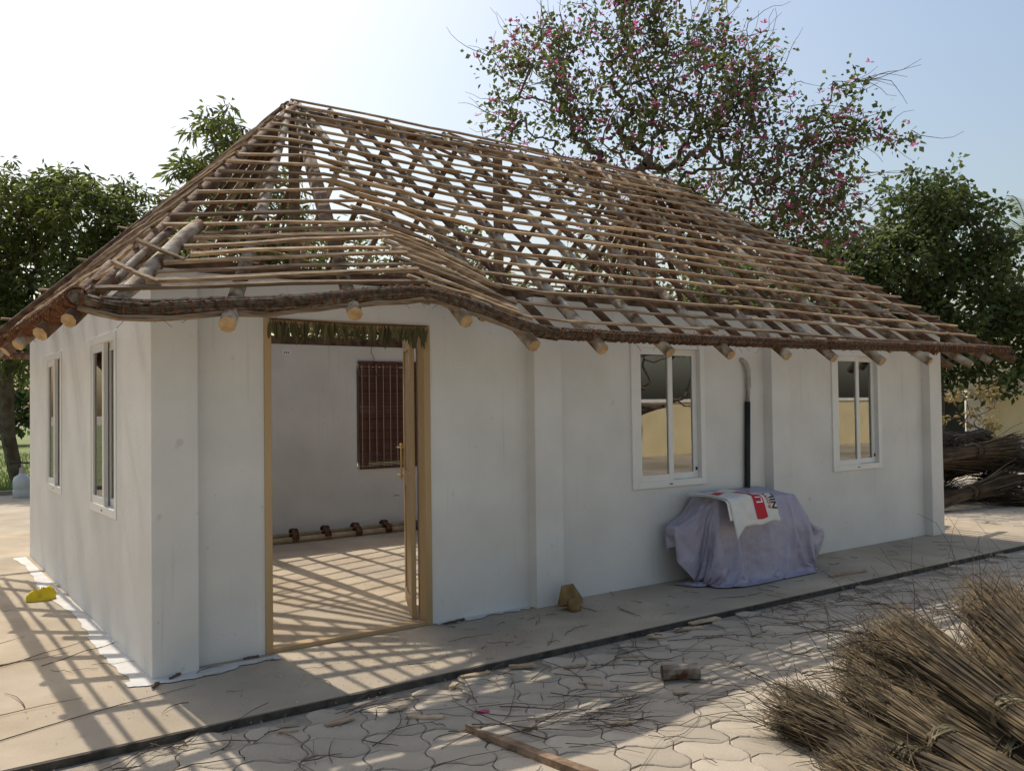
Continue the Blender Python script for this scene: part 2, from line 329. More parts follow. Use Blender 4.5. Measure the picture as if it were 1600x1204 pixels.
# ---------------------------------------------------------------- roof
AX, AY, AZ = 2.05, 2.8, 4.74; BX = 7.05; EF, EL, ER, EB = -.55, -.5, 9.62, 6.2; ZE = 2.16
SL = (AZ-ZE)/(AY-EF); SB = (AZ-2.28)/(EB-AY)
xhip = lambda y: AX-(AY-y)*(AX-EL)/(AY-EF)
xhipr = lambda y: BX+(AY-y)*(ER-BX)/(AY-EF)
xhipb = lambda y: AX-(y-AY)*(AX-EL)/(EB-AY)
xhiprb = lambda y: BX+(y-AY)*(ER-BX)/(EB-AY)
CX = 1.6
def liftA(y): return float(np.interp(y, [-.6, -.06, .24, .66, 1.1, 1.7, 2.3], [.21, .25, .22, .18, .10, .04, 0]))
def shape(x, y):
    xh = xhip(y); xr = float(np.interp(y, [.1, 1.7], [2.45, 3.1]))
    if x <= xh or x >= xr or xh >= CX: return 0
    return (x-xh)/(CX-xh) if x < CX else (xr-x)/(xr-CX)
def zf(x, y): return ZE+SL*(y-EF)+liftA(y)*shape(x, y)
def zb(y): return AZ-SB*(y-AY)
rb = MB(); rb.tube([(AX-.12, AY, AZ-.16), ((AX+BX)/2, AY, AZ-.17), (BX+.12, AY, AZ-.16)], .06, 8, jit=.05, cap=1)
roof = rb.build('roof_frame', [M['log'], M['log_end']], house); roof['label'] = 'open hipped roof frame of peeled poles and split battens'
def log(name, a, b, r0=.05, r1=.045, m='log', bend=.012, n=8):
    a, b = Vector(a), Vector(b); k = 7; pts = []
    off = Vector((random.uniform(-1, 1), random.uniform(-1, 1), random.uniform(-.6, .6)))*bend
    for i in range(k):
        t_ = i/(k-1); pts.append(a.lerp(b, t_)+off*math.sin(math.pi*t_)*2+Vector((random.uniform(-1, 1), random.uniform(-1, 1), random.uniform(-1, 1)))*.004)
    m_ = MB(); m_.tube(pts, [lerp(r0, r1, i/(k-1))*random.uniform(.93, 1.07) for i in range(k)], n, cap=1, jit=.05)
    o_ = m_.build(name, [M[m], M['log_end']], roof)
    o_.data.polygons.foreach_set('use_smooth', [q == 0 for q in m_.m]); return o_
DZ = .075
ends = [(.25, 2.081), (1.042, 2.183), (1.863, 2.178), (2.422, 2.027), (3.074, 2.017), (3.79, 2.016), (4.506, 2.007), (5.304, 2.025), (6.011, 2.018), (6.797, 2.002), (7.65, 2.012), (8.563, 2.0), (8.973, 2.045)]
for x, z in ends:
    tx = min(max(x, AX+.04), BX-.04)
    if x < AX: tx = AX-.06+.05*x
    log('rafter', (x, EF-.09+random.uniform(-.03, .02), z), (tx, AY-.04, AZ-.085), .047, .036)
mids = [2.1]+[(ends[i][0]+ends[i+1][0])/2 for i in range(3, 11)]+[8.15, 9.2]
for x in mids:
    tx = min(max(x, AX), BX); ze = zf(x, EF+.1)-DZ
    log('rafter', (x, EF+.06, ze-.03), (tx, AY-.05, AZ-.15), .033, .028, 'dark_log')
for x in np.arange(.2, 9.3, .43):
    tx = min(max(x, AX), BX); lt = x % .86 < .43
    log('rafter', (x+.03, EB+.1, zb(EB+.1)-DZ), (tx, AY+.04, AZ-.09), .038, .032, 'log' if lt else 'dark_log')
for y in (.2, 1.15, 1.85, 2.5, 3.4, 4.4, 5.5):
    log('rafter', (EL-.07, y, ZE-.1), (AX-.05, lerp(y, AY, .93), AZ-.15), .046, .04, 'log' if int(y*10) % 2 else 'dark_log')
    log('rafter', (ER+.14, y, ZE-.13), (BX+.05, lerp(y, AY, .93), AZ-.15), .046, .04, 'dark_log')
for ex, ey, tx in ((EL-.04, EF-.02, AX), (ER+.05, EF-.05, BX), (EL-.05, EB+.05, AX), (ER+.05, EB+.05, BX)):
    log('rafter', (ex, ey, (ZE if ey < 0 else 2.28)-.09), (tx, AY, AZ-.12), .04, .042, 'dark_log')
# dark sawn planks along the hips and king posts on tie beams
def plank(name, a, b, w, th, m='sawn', up_=(0, 0, 1), parent=roof):
    a, b = Vector(a), Vector(b); t_ = (b-a).normalized(); s_ = t_.cross(Vector(up_))
    if s_.length < .05: s_ = t_.cross(Vector((1, 0, 0)))
    s_.normalize(); n_ = s_.cross(t_); m_ = MB()
    m_.add([a+s_*i*w/2+n_*j*th/2 for i, j in ((-1, -1), (1, -1), (1, 1), (-1, 1))]+[b+s_*i*w/2+n_*j*th/2 for i, j in ((-1, -1), (1, -1), (1, 1), (-1, 1))],
           [(0, 3, 2, 1), (4, 5, 6, 7), (0, 1, 5, 4), (1, 2, 6, 5), (2, 3, 7, 6), (3, 0, 4, 7)])
    return m_.build(name, M[m], parent)
for px_ in (AX, (AX+BX)/2, BX):
    plank('tie_beam', (px_, P+.1, TOP+.16), (px_, 5.5, TOP+.16), .09, .12)
    plank('king_post', (px_, AY, TOP+.22), (px_, AY, AZ-.2), .09, .07, up_=(0, 1, 0))
for x in (1.5,):
    plank('rafter', (x-.3, EF+.5, zf(x-.3, EF+.5)-.11), (AX-.02, AY-.15, AZ-.18), .09, .04)
for y in (3.1, 4.0):
    plank('rafter', (EL+.2, y, ZE+.1), (AX-.1, lerp(y, AY, .9), AZ-.2), .11, .035)
# battens
def batten(pts, m, w=.025, th=.015):
    p = []
    for i in range(len(pts)-1):
        a, b = Vector(pts[i]), Vector(pts[i+1]); k = max(2, int((b-a).length/.38))
        for j in range(k): p.append(a.lerp(b, j/k))
    p.append(Vector(pts[-1]))
    p = [q+Vector((random.uniform(-.006, .006), random.uniform(-.009, .009), random.uniform(-.006, .008))) for q in p]
    ww = random.uniform(.8, 1.2)*w
    m_ = MB(); m_.tube(p, [ww*random.uniform(.82, 1.15) for _ in p], 5, ell=th/w, jit=.1, roll=random.uniform(-.3, .3))
    return m_.build('batten', M[m], roof)
rows = [-.44+.168*i for i in range(19)]
for i, y in enumerate(rows):
    yj = lambda: y+random.uniform(-.02, .02)
    f = lambda x, yy: (x, yy, zf(x, yy)+random.uniform(-.004, .006))
    xl = xhip(y)+random.uniform(-.02, .05); xr = xhipr(y)+random.uniform(.0, .09)
    if i in (1, 2, 3): xl = xl+(.26, .36, .3)[i-1]
    br = random.uniform(4.2, 6.4)
    if y < .72:
        ya, yb_ = yj(), yj(); batten([f(xl, ya), f(CX*.55+xl*.45, y), f(CX+.06, y)], 'batten', .028)
        batten([(CX-.07, y+.03, zf(CX, y)+.024), (2.0, y+.01, zf(2.0, y+.01)+.02), (2.5+random.uniform(-.06, .05), y-.03, zf(2.5, y-.03)+.022)], 'batten', .026)
        st = 2.36
    else:
        st = CX+random.uniform(-.2, .9) if y < 1.6 else AX+1.2
        batten([f(xl, y)]+([f(CX, y)] if xhip(y) < CX else [])+[f(st+.1, yj())], 'batten')
    mid = [f(v, y) for v in np.arange(st+.55, br-.2, .7)]
    batten([f(st, y)]+mid+[f(br, yj())], 'batten')
    batten([(br-.12, y, zf(br, y)+.02), f(lerp(br, xr, .5), yj()), f(xr, y)], 'batten')
for y in (-.355, -.185, -.015, .15):   # extra rows that bunch over the raised eave by the door
    xl = xhip(y)+random.uniform(.2, .4)
    batten([(xl, y, zf(xl, y)), (CX*.5+xl*.5, y, zf(CX*.5+xl*.5, y)), (CX+.05, y, zf(CX, y)+.004)], 'batten', .026)
    batten([(CX-.06, y+.02, zf(CX, y)+.024), (2.0, y, zf(2.0, y)+.02), (2.42+random.uniform(-.06, .05), y-.03, zf(2.45, y-.03)+.022)], 'batten', .024)
for i in range(17):
    y = AY+.12+i*(EB-AY-.1)/17
    xl, xr = xhipb(y)-.08, xhiprb(y)+.08
    sk = lambda x: max(0, 4.3-x)*.2*(1-.15*i/17)
    bk = random.uniform(4.6, 6)
    p0 = []
    for x in np.arange(bk+.1, -1, -.55):
        yy = y-sk(x)
        if yy < AY+.03 or x < xhipb(yy)+.08: break
        p0.append((x, yy, zb(yy)))
    if len(p0) > 1: batten(p0, 'batten')
    batten([(bk-.05, y, zb(y)+.018), (lerp(bk, xr, .5), y, zb(y)+.005), (xr, y, zb(y))], 'batten')
for i in range(5):   # short wrap-round battens near the back left hip
    y = AY+1.2+i*.42; xh = xhipb(y); batten([(xh-.1, y, zb(y)), (xh+.9+.1*i, y+.1, zb(y+.1)+.01)], 'batten')
for i in range(16):
    t_ = (i+.6)/16.4
    for sx, ex in ((AX, EL), (BX, ER)):
        x = lerp(sx, ex, t_); z = lerp(AZ, ZE, t_); ya, yb_ = lerp(AY, EF, t_)+.03, lerp(AY, EB, t_)+.05
        batten([(x, ya, z), (x, lerp(ya, yb_, .5), z+.012), (x, yb_, z)], 'batten_y', .022)
batten([(AX-.05, AY-.05, AZ-.045), (4.0, AY-.05, AZ-.04), (5.2, AY-.05, AZ-.05)], 'batten'); batten([(4.3, AY+.05, AZ-.04), (5.8, AY+.04, AZ-.04), (BX+.1, AY+.02, AZ-.05)], 'batten')
# cut log and short cross pieces lying over the near hip
log('rafter', (-.33, -.5, 2.16), (.36, .26, 2.82), .04, .046)
log('rafter', (-.38, -.38, 2.2), (.2, .3, 2.78), .022, .022)
batten([(-.09, -.06, 2.62), (.15, -.2, 2.5)], 'batten', .03); batten([(-.27, -.31, 2.44), (-.06, -.45, 2.32)], 'batten', .03)
# eave rolls: twigs bound with coir rope
def roll(path, r, nst, pitch, wraps_r, dense, name='eave_roll'):
    path = [Vector(p) for p in path]; seg = [0]
    for i in range(1, len(path)): seg.append(seg[-1]+(path[i]-path[i-1]).length)
    Ltot = seg[-1]
    def P_(s):
        s = min(max(s, 0), Ltot)
        i = max(j for j in range(len(seg)) if seg[j] <= s+1e-9); i = min(i, len(path)-2)
        return path[i].lerp(path[i+1], (s-seg[i])/(seg[i+1]-seg[i]))
    def frame(s):
        t_ = (P_(s+.06)-P_(s-.06)).normalized(); a_ = t_.cross(Vector((0, 0, 1))).normalized(); return a_, a_.cross(t_)
    m_ = MB(); ss = np.arange(0, Ltot+.08, .16)
    m_.tube([P_(s) for s in ss], r*.82, 8, jit=.08)
    for _ in range(nst):
        l_ = random.uniform(.7, 1.9); s0 = random.uniform(-.3, Ltot-.3); th = random.uniform(0, 6.283); rr = r*random.uniform(.74, 1.0); p = []
        for q in np.arange(max(s0, -.06), min(s0+l_, Ltot+.08), .2):
            a_, b_ = frame(q); th += random.uniform(-.12, .12); p.append(P_(q)+a_*math.cos(th)*rr+b_*math.sin(th)*rr)
        if len(p) > 1: m_.tube(p, random.uniform(.0045, .008), 4)
    ro = stuff(m_.build(name, M['twig'], roof))
    c_ = MB(); s = .02
    while s < Ltot:
        a_, b_ = frame(s); t_ = a_.cross(b_); c0 = P_(s); ph = random.uniform(-.02, .02)
        ring = [c0+(a_*math.cos(q)+b_*math.sin(q))*(r*random.uniform(1.0, 1.09))+t_*(ph*math.sin(q)) for q in np.linspace(0, 6.283, 11)]
        c_.tube(ring, wraps_r*random.uniform(.8, 1.25), 4)
        s += pitch*random.uniform(.55, 1.5)
    for _ in range(int(Ltot*9)):
        q = random.uniform(0, Ltot); a_, b_ = frame(q); t_ = a_.cross(b_); th = random.uniform(0, 6.28); p0 = P_(q)+(a_*math.cos(th)+b_*math.sin(th))*r; d_ = (a_*math.cos(th)+b_*math.sin(th))*.4+t_*random.choice((-1, 1))
        c_.tube([p0, p0+d_*random.uniform(.02, .06), p0+d_*random.uniform(.07, .1)+Vector((0, 0, -.03))], .0016, 3)
    if dense:
        for _ in range(int(Ltot*60)):
            q = random.uniform(0, Ltot); a_, b_ = frame(q); th = random.uniform(0, 6.28); p0 = P_(q)+(a_*math.cos(th)+b_*math.sin(th))*r
            c_.tube([p0, p0+Vector((random.uniform(-.03, .03), random.uniform(-.03, .03), random.uniform(-.02, .03)))], .0022, 3)
    stuff(c_.build('binding_rope', M['coir'], roof))
prof = [(-.5, 2.195), (-.3, 2.15), (-.03, 2.167), (.24, 2.2), (.53, 2.22), (.84, 2.262), (1.11, 2.31), (1.33, 2.34), (1.55, 2.362), (1.69, 2.347), (1.95, 2.297), (2.21, 2.222), (2.44, 2.155), (2.71, 2.13)]
roll([(x, EF, z) for x, z in prof], .045, 190, .085, .0072, False)
roll([(2.62, EF, 2.135), (3.27, EF, 2.133), (4.28, EF, 2.14), (6.1, EF, 2.158), (8.5, EF, 2.19), (9.66, EF, 2.2)], .042, 220, .05, .007, True)
roll([(-.5, -.58, 2.2), (-.5, .3, 2.18), (-.51, 2, 2.17), (-.5, 4, 2.17), (-.5, 6.2, 2.2)], .05, 140, .028, .008, True)
roll([(-.5, 6.2, 2.28), (9.6, 6.2, 2.28)], .05, 60, .12, .007, False)
batten([(x, EF-.02, z-.056) for x, z in prof if x < 1.6]+[(1.62, EF-.02, 2.29)], 'batten', .024)
batten([(x, EF-.02, z-.055) for x, z in prof if 1.5 < x < 2.5], 'batten', .022)
# ---------------------------------------------------------------- things at the door and inside
gar = tag(empty('leaf_garland', (1.37, P+.05, DH-.05)), 'dried mango leaf garland strung across the door head', 'garland')
c_ = MB(); c_.tube([(-.6, -.075, .04), (0, -.075, .03), (.6, -.075, .04)], .005, 5); c_.build('string', M['coir'], gar)
lm = MB(); lm.add([(0, 0, 0), (.02, .006, -.05), (.016, .004, -.11), (0, 0, -.165), (-.016, .004, -.11), (-.02, .006, -.05), (0, -.006, -.07)], [(0, 1, 6), (1, 2, 6), (2, 3, 6), (3, 4, 6), (4, 5, 6), (5, 0, 6)])
lme = lm.mesh('leaf', M['leaf_g'])
for i in range(74):
    o_ = link('leaf', lme, gar); o_.location = (-.6+1.2*i/73+random.uniform(-.01, .01), -.078+random.uniform(-.012, .012), .035); o_.rotation_euler = (random.uniform(-.2, .2), random.uniform(-.35, .35), random.uniform(-1.2, 1.2)); s_ = random.uniform(.6, 1.1); o_.scale = (s_, s_, s_)
def blind(loc, rot, w, h_, label, cords=9):
    e = tag(empty('bamboo_blind', loc), label, 'blind', None); e.rotation_euler = (0, 0, rot)
    n_ = int(h_/.021)
    sm = MB(); sm.tube([(0, 0, 0), (w, 0, 0)], .0052, 6, ell=2.05); sme = sm.mesh('slat', M['blind'])
    for i in range(n_):
        o_ = link('slat', sme, e); o_.location = (0, 0, -.02-i*.021)
    for i in range(cords):
        x = w*(i+.35)/cords; c1 = MB(); zz = .0
        pts = [(x, -.012 if (j % 2) else -.007, -j*.021) for j in range(n_)]
        c1.tube(pts, .006, 4); c1.build('cord', M['cord'], e)
    hb = MB(); hb.box(-.01, w+.01, -.015, .012, -.015, .03); hb.build('head_rail', M['blind'], e)
    return e
blind((4.03, 5.425, 2.23), 0, .98, 1.46, 'dark brown bamboo blind on the back wall facing the doorway')
blind((HX-.225, 2.0, 2.25), -math.pi/2, 1.0, 1.45, 'bamboo blind on the end wall seen through the window beyond the pipe', 7)
ld = tag(empty('bamboo_ladder', (0, 0, 0)), 'rope-lashed bamboo ladder lying on the floor by the back wall', 'ladder')
for y, x0 in ((4.62, .9), (4.98, 1.0)):
    m_ = MB(); pts = [(x0+i*.45, y+.01*math.sin(i), .036) for i in range(13)]; m_.tube(pts, [.034*random.uniform(.93, 1.07) for _ in pts], 8, jit=.04); m_.build('rail', M['bamboo'], ld)
for i in range(13):
    x = 1.15+i*.42; m_ = MB(); m_.tube([(x-.1, 4.52, .085), (x+.1, 5.1, .085)], .026, 7, jit=.05); rg = m_.build('rung', M['dark_log'], ld)
    for y in (4.62, 4.98):
        m_ = MB(); hel = [(x-.045+.09*q/32+(.07 if y > 4.8 else -.07), y+.048*math.cos(q*.785), .06+.052*math.sin(q*.785)) for q in range(33)]
        m_.tube(hel, .012, 5); m_.build('lashing', M['coir'], rg)
# conduit on the facade
cp = tag(empty('drain_pipe', (5.58, P, 0)), 'black pipe with a grey bent top climbing the facade behind the tarpaulin', 'pipe')
m_ = MB(); m_.tube([(-.015, -.03, .02), (-.012, -.035, .7), (0, -.035, 1.1), (.02, -.032, 1.62)], .028, 8); m_.build('sleeve', M['black'], cp, smooth=True)
m_ = MB(); m_.tube([(.02, -.032, 1.6), (.035, -.035, 1.78), (.03, -.04, 1.92), (.0, -.035, 2.0), (-.03, -.01, 2.03), (-.04, .02, 2.035)], .026, 8, jit=.05); m_.build('bent_end', M['grey_pvc'], cp, smooth=True)
m_ = MB(); m_.add([(.06+.012*math.sin(i*1.7)+(.02 if s_ else 0)*(1-.03*i), -.003, 1.55-i*.055) for s_ in (0, 1) for i in range(14)], [(i, i+1, 15+i, 14+i) for i in range(13)]); m_.build('cement_smear', M['grey_pvc'], cp)
# ---------------------------------------------------------------- tarpaulin heap and sack
def drape():
    """let a sheet fall over the heap and keep the settled mesh"""
    tmp = []
    def coll(m_, thick=.008):
        o_ = m_.build('tmp', M['tarp']); o_.modifiers.new('c', 'COLLISION'); o_.collision.thickness_outer = thick; o_.collision.cloth_friction = 30; tmp.append(o_); return o_
    m_ = MB(); m_.add([(4.68, -.34, 0), (5.86, -.38, 0), (5.9, .02, 0), (4.66, .02, 0), (4.66, -.33, .5), (5.9, -.37, .5), (5.9, .02, .5), (4.66, .02, .5), (4.74, -.27, .755), (5.78, -.30, .72), (5.78, .02, .73), (4.74, .02, .765)],
                      [(0, 3, 2, 1), (0, 1, 5, 4), (1, 2, 6, 5), (2, 3, 7, 6), (3, 0, 4, 7), (4, 5, 9, 8), (5, 6, 10, 9), (6, 7, 11, 10), (7, 4, 8, 11), (8, 9, 10, 11)])
    coll(m_)
    m_ = MB(); m_.box(4.36, 4.7, -.12, -.02, .46, .52); coll(m_)           # a stick poking out at either end of the heap
    m_ = MB(); m_.box(5.85, 6.22, -.3, -.2, .3, .36); coll(m_)
    m_ = MB(); m_.box(3, 8, -3, 1, -.3, 0); coll(m_, .006)
    m_ = MB(); m_.box(3, 8, P-.02, P+.6, -.2, 3); coll(m_)
    nx, ny = 92, 64; V = []; c0, s0 = math.cos(.05), math.sin(.05)
    for j in range(ny+1):
        for i in range(nx+1):
            x = -1.2+2.4*i/nx; y = -1.2+1.24*j/ny; V.append((5.24+x*c0-y*s0, .06+x*s0*.3+y*c0, .785+.003*math.sin(i*1.3)*math.cos(j*.9)))
    V = [(x, min(y, P-.035), z) for x, y, z in V]
    F = [(j*(nx+1)+i, j*(nx+1)+i+1, (j+1)*(nx+1)+i+1, (j+1)*(nx+1)+i) for j in range(ny) for i in range(nx)]
    o = link('tmp', npmesh('tmp', V, F, M['tarp'])); cm = o.modifiers.new('cloth', 'CLOTH'); st = cm.settings
    st.quality = 5; st.mass = .25; st.tension_stiffness = 25; st.compression_stiffness = 25; st.shear_stiffness = 8; st.bending_stiffness = .35; st.air_damping = 1.2; st.tension_damping = 8; st.compression_damping = 8
    cm.collision_settings.distance_min = .006; cm.collision_settings.collision_quality = 3; cm.collision_settings.use_self_collision = False; cm.collision_settings.friction = 12
    vg = o.vertex_groups.new(name='pin'); vg.add([j*(nx+1)+i for j in (ny-2, ny-1, ny) for i in range(nx+1) if 4.78 < V[j*(nx+1)+i][0] < 5.76], 1., 'REPLACE'); st.vertex_group_mass = 'pin'
    cm.point_cache.frame_end = 60
    for f in range(1, 56): S.frame_set(f)
    ev = o.evaluated_get(bpy.context.evaluated_depsgraph_get()); me = bpy.data.meshes.new_from_object(ev); me.name = 'tarpaulin'
    for q in tmp+[o]: bpy.data.objects.remove(q)
    S.frame_set(1)
    for p in me.polygons: p.use_smooth = True
    r_ = link('tarpaulin', me); th = r_.modifiers.new('thickness', 'SOLIDIFY'); th.thickness = .002
    sb = r_.modifiers.new('smooth', 'SUBSURF'); sb.levels = 1; sb.render_levels = 1
    return r_
tp = tag(drape(), 'lavender grey tarpaulin draped over a waist-high heap against the facade', 'tarpaulin')
def sack_path(w):            # w: distance over the heap from back to front
    if w < .41: return (.0-w, .782-.01*w)
    q = w-.41; r_ = .05
    if q < r_*1.3: a_ = q/r_; return (-.41-r_*math.sin(a_), .778-r_*(1-math.cos(a_)))
    q -= r_*1.3; return (-.41-r_*.963-.27*q, .778-r_*.733-q*.955)
def sack_pt(u, w, off=0.):
    y, z = sack_path(w); x = 4.62+u*1.05+.06*w-.18*max(0, w-.3)*(.56-u)
    z += .008*math.sin(u*17+w*9)+.006*math.sin(u*31); y -= off*(.3 if w < .42 else .95)+.012*math.sin(u*14+1)*(w > .45)+.02*(w > .42); z += off*(1 if w < .43 else .35)
    return (x, y-.012, z+.006)
def sheet(name, u0, u1, w0, w1, n_, k_, off, m, parent, edge=None):
    m_ = MB(); V = []
    for i in range(n_+1):
        for j in range(k_+1):
            u = lerp(u0, u1, i/n_); wm = w1 if edge is None else w1+edge(u); V.append(sack_pt(u, lerp(w0, wm, j/k_), off))
    m_.add(V, [(i*(k_+1)+j, (i+1)*(k_+1)+j, (i+1)*(k_+1)+j+1, i*(k_+1)+j+1) for i in range(n_) for j in range(k_)])
    return m_.build(name, m, parent, smooth=True)
sack = sheet('cement_sack', 0, .56, 0, .70, 22, 32, .004, M['sack'], None, lambda u: .1*max(0, 1-u/.13)-.03*u)
so = sack.modifiers.new('thickness', 'SOLIDIFY'); so.thickness = .006; so.offset = 1
tag(sack, 'empty printed cement sack lying over the tarpaulin heap', 'sack')
sheet('underside_fold', -.025, .12, .02, .62, 8, 24, -.006, M['sack'], sack)
sheet('red_panel', .30, .415, .2, .64, 8, 28, .0065, M['red'], sack)
sheet('red_panel', .06, .26, .1, .2, 8, 6, .0065, M['red'], sack)
def letters(txt, size, u, w, m, bold=0):
    cu = bpy.data.curves.new('t', 'FONT'); cu.body = txt; cu.size = size; cu.offset = bold; ob = bpy.data.objects.new('t', cu); col.objects.link(ob)
    bpy.context.view_layer.update(); me = bpy.data.meshes.new_from_object(ob.evaluated_get(bpy.context.evaluated_depsgraph_get())); bpy.data.objects.remove(ob)
    for v in me.vertices: v.co = Vector(sack_pt(u-v.co.y, w-v.co.x, .009))
    me.materials.clear(); me.materials.append(m); me.name = 'lettering'; link('lettering', me, sack)
letters('LIT', .095, .40, .50, M['outlet'], .002)
letters('PLOTTG', .045, .475, .57, M['redtext'], .001)
letters('CO', .05, .47, .34, M['ink'], .001)
letters('NIL', .1, .553, .58, M['ink'], .003)
# ---------------------------------------------------------------- small things on the ground
def crumple(name, loc, rx, ry, rz_, m, amp, seed, n_=14, k_=9, flat=.25):
    rnd = np.random.default_rng(seed); V = []; d_ = rnd.normal(size=(26, 3)); d_ /= np.linalg.norm(d_, axis=1)[:, None]; hh = rnd.uniform(-1, 1, 26)
    for i in range(k_+1):
        for j in range(n_):
            ph = math.pi*i/k_; th = 2*math.pi*j/n_; p = np.array([math.sin(ph)*math.cos(th), math.sin(ph)*math.sin(th), math.cos(ph)])
            r_ = 1+amp*float((hh*np.maximum(0, d_@p-.55)*2.2).sum())+rnd.uniform(-.05, .05)*(1+2.2*(amp > .7))
            V.append((p[0]*rx*r_, p[1]*ry*r_, max(p[2]*rz_*r_, -rz_*flat)+rz_*flat))
    F = [(i*n_+j, i*n_+(j+1) % n_, (i+1)*n_+(j+1) % n_, (i+1)*n_+j) for i in range(k_) for j in range(n_)]
    o = link(name, npmesh(name, V, F, m)); o.location = loc; return o
tag(crumple('plastic_bag', (-.2, 2.95, .002), .06, .05, .10, M['yellow'], .9, 3, 22, 13), 'crumpled bright yellow plastic bag beside the side wall', 'plastic bag')
m_ = MB()
V = [(-.075, 0, .19), (.035, -.01, .195), (.17, .03, .05), (.165, .02, .015), (.03, -.07, .03), (-.075, -.05, .05), (-.02, -.05, .12), (.02, .05, .01), (-.1, .03, .02), (-.02, -.035, .18), (.06, -.03, .11)]
m_.add(V, [(0, 6, 9), (0, 5, 6), (9, 6, 10), (1, 9, 10), (10, 6, 4), (1, 10, 2), (10, 4, 3), (10, 3, 2), (5, 4, 6), (0, 8, 5), (0, 1, 7), (0, 7, 8), (1, 2, 7), (2, 3, 7), (3, 4, 7), (4, 5, 8), (4, 8, 7), (0, 9, 1)])
pb = m_.build('paper_wrap', M['paper']); pb.location = (3.1, -.16, .004); so = pb.modifiers.new('s', 'SUBSURF'); so.subdivision_type = 'SIMPLE'; so.levels = 1
tag(pb, 'folded brown paper wrap standing at the foot of the pillar', 'paper')
kn = crumple('knot', (-.01, -.07, .0), .05, .045, .05, M['paper'], .4, 5, 10, 7); kn.parent = pb
tag(crumple('petal', (1.3, -1.62, -.03), .035, .02, .012, M['pink'], .5, 8, 8, 5), 'fallen magenta petal on the pavers', 'petal')
def plank_thing(name, loc, L_, w, th, rz_, label, cat, m='chip', tilt=0, taper=.5, group=None):
    m_ = MB(); n_ = 7
    for i in range(n_):
        t_ = i/(n_-1); x = -L_/2+L_*t_; ww = w*(lerp(taper, 1, min(1, t_*2.5)))*random.uniform(.85, 1.1); dy = random.uniform(-.1, .1)*w
        m_.v += [(x, dy-ww/2, 0), (x, dy+ww/2, 0), (x, dy+ww/2*.9, th*random.uniform(.8, 1.1)), (x, dy-ww/2*.9, th*random.uniform(.8, 1.1))]
    for i in range(n_-1):
        for j in range(4): m_.f.append((i*4+j, i*4+(j+1) % 4, i*4+4+(j+1) % 4, i*4+4+j)); m_.m.append(0)
    m_.f += [(3, 2, 1, 0), tuple((n_-1)*4+j for j in range(4))]; m_.m += [0, 0]
    o = m_.build(name, M[m]); o.location = loc; o.rotation_euler = (0, tilt, rz_); return tag(o, label, cat, group)
plank_thing('split_plank', (1.14, -2.2, -.027), .85, .06, .03, math.radians(-82), 'long split plank lying across the pavers', 'plank', 'sawn', taper=.3)
m_ = MB(); m_.tube([(-.11, 0, 0), (-.03, 0, .003), (.04, 0, 0), (.11, 0, 0)], [.047, .045, .046, .05], 10, cap=1, jit=.05)
lg = m_.build('log_offcut', [M['log'], M['dark_log']]); lg.location = (2.53, -1.88, .016); lg.rotation_euler = (0, 0, math.radians(-32)); tag(lg, 'short round log offcut lying on the pavers', 'log')
chips = [(1.62, -1.06, .2, .05, 20), (1.95, -1.08, .16, .045, 8), (.95, -1.3, .12, .03, 40), (1.0, -1.5, .2, .035, -10), (1.4, -1.15, .1, .04, 70), (2.2, -1.3, .14, .03, 12), (2.6, -1.35, .16, .022, 0), (3.7, -1.02, .3, .07, 28), (3.45, -1.1, .22, .05, 10), (3.1, -1.12, .14, .03, -20), (1.35, -1.95, .09, .05, 60), (2.05, -1.62, .14, .03, -25), (2.35, -2.05, .09, .04, 10), (.35, -1.25, .1, .03, 15), (1.75, -2.2, .12, .03, 5), (.62, -1.28, .16, .05, 35)]
for x, y, L_, w, a_ in chips:
    plank_thing('wood_chip', (x, y, -.027), L_, w, .012, math.radians(a_-30), 'small pale wood chip lying on the pavers', 'wood chip', taper=.7, group='wood chips on the pavers')
for x, y, L_, a_ in ((.12, -.05, .1, 40), (-.02, -.16, .1, 60), (2.15, .03, .2, 10), (.62, .05, .1, 0)):
    plank_thing('wood_chip', (x, y, .008), L_, .02, .012, math.radians(a_), 'dark bark chip at the foot of the whitewashed wall', 'wood chip', 'dark_log', group='bark chips by the wall')
plank_thing('batten_offcut', (6.0, -.72, .004), .5, .03, .02, math.radians(-4), 'pale batten offcut beside the tarpaulin hem', 'batten', taper=.9)
tw = MB()
def twig(x, y, z, L_, a_, curl, r_):
    p = []; 
    for i in range(6): p.append((x, y, z+random.uniform(0, .012))); x += L_/5*math.cos(a_); y += L_/5*math.sin(a_); a_ += curl*random.uniform(.3, 1.4)
    tw.tube(p, [r_, r_, r_*.9, r_*.8, r_*.6, r_*.4], 4)
for _ in range(270):
    x = random.uniform(-1.2, 5.5) if random.random() < .8 else random.uniform(4, 9); y = -1.05-abs(random.gauss(0, .75))
    if y < -3.6: continue
    twig(x, y, -.024, random.choice((.12, .2, .3, .5, .8)), random.gauss(.1, .9), random.uniform(-.35, .35), random.uniform(.0018, .0035))
for _ in range(60):
    cx_, cy_ = random.gauss(1.75, .25), random.gauss(-2.05, .16); twig(cx_, cy_, -.022, random.uniform(.15, .4), random.gauss(-.3, .5), random.uniform(-.2, .2), .002)
for _ in range(110):
    x = random.uniform(-1.8, 8.5); y = random.uniform(-.95, 0) if x > 0 else random.uniform(-.95, 3.5)
    if -.02 < x and y > 0: continue
    twig(x, y, .004, random.choice((.06, .1, .2, .35)), random.uniform(0, 6.28), random.uniform(-.3, .3), random.uniform(.0012, .0028))
for _ in range(7): twig(random.uniform(-1.5, -.3), random.uniform(-.6, 1.2), .004, random.uniform(.7, 1.1), random.uniform(.1, .6), random.uniform(-.1, .1), .003)
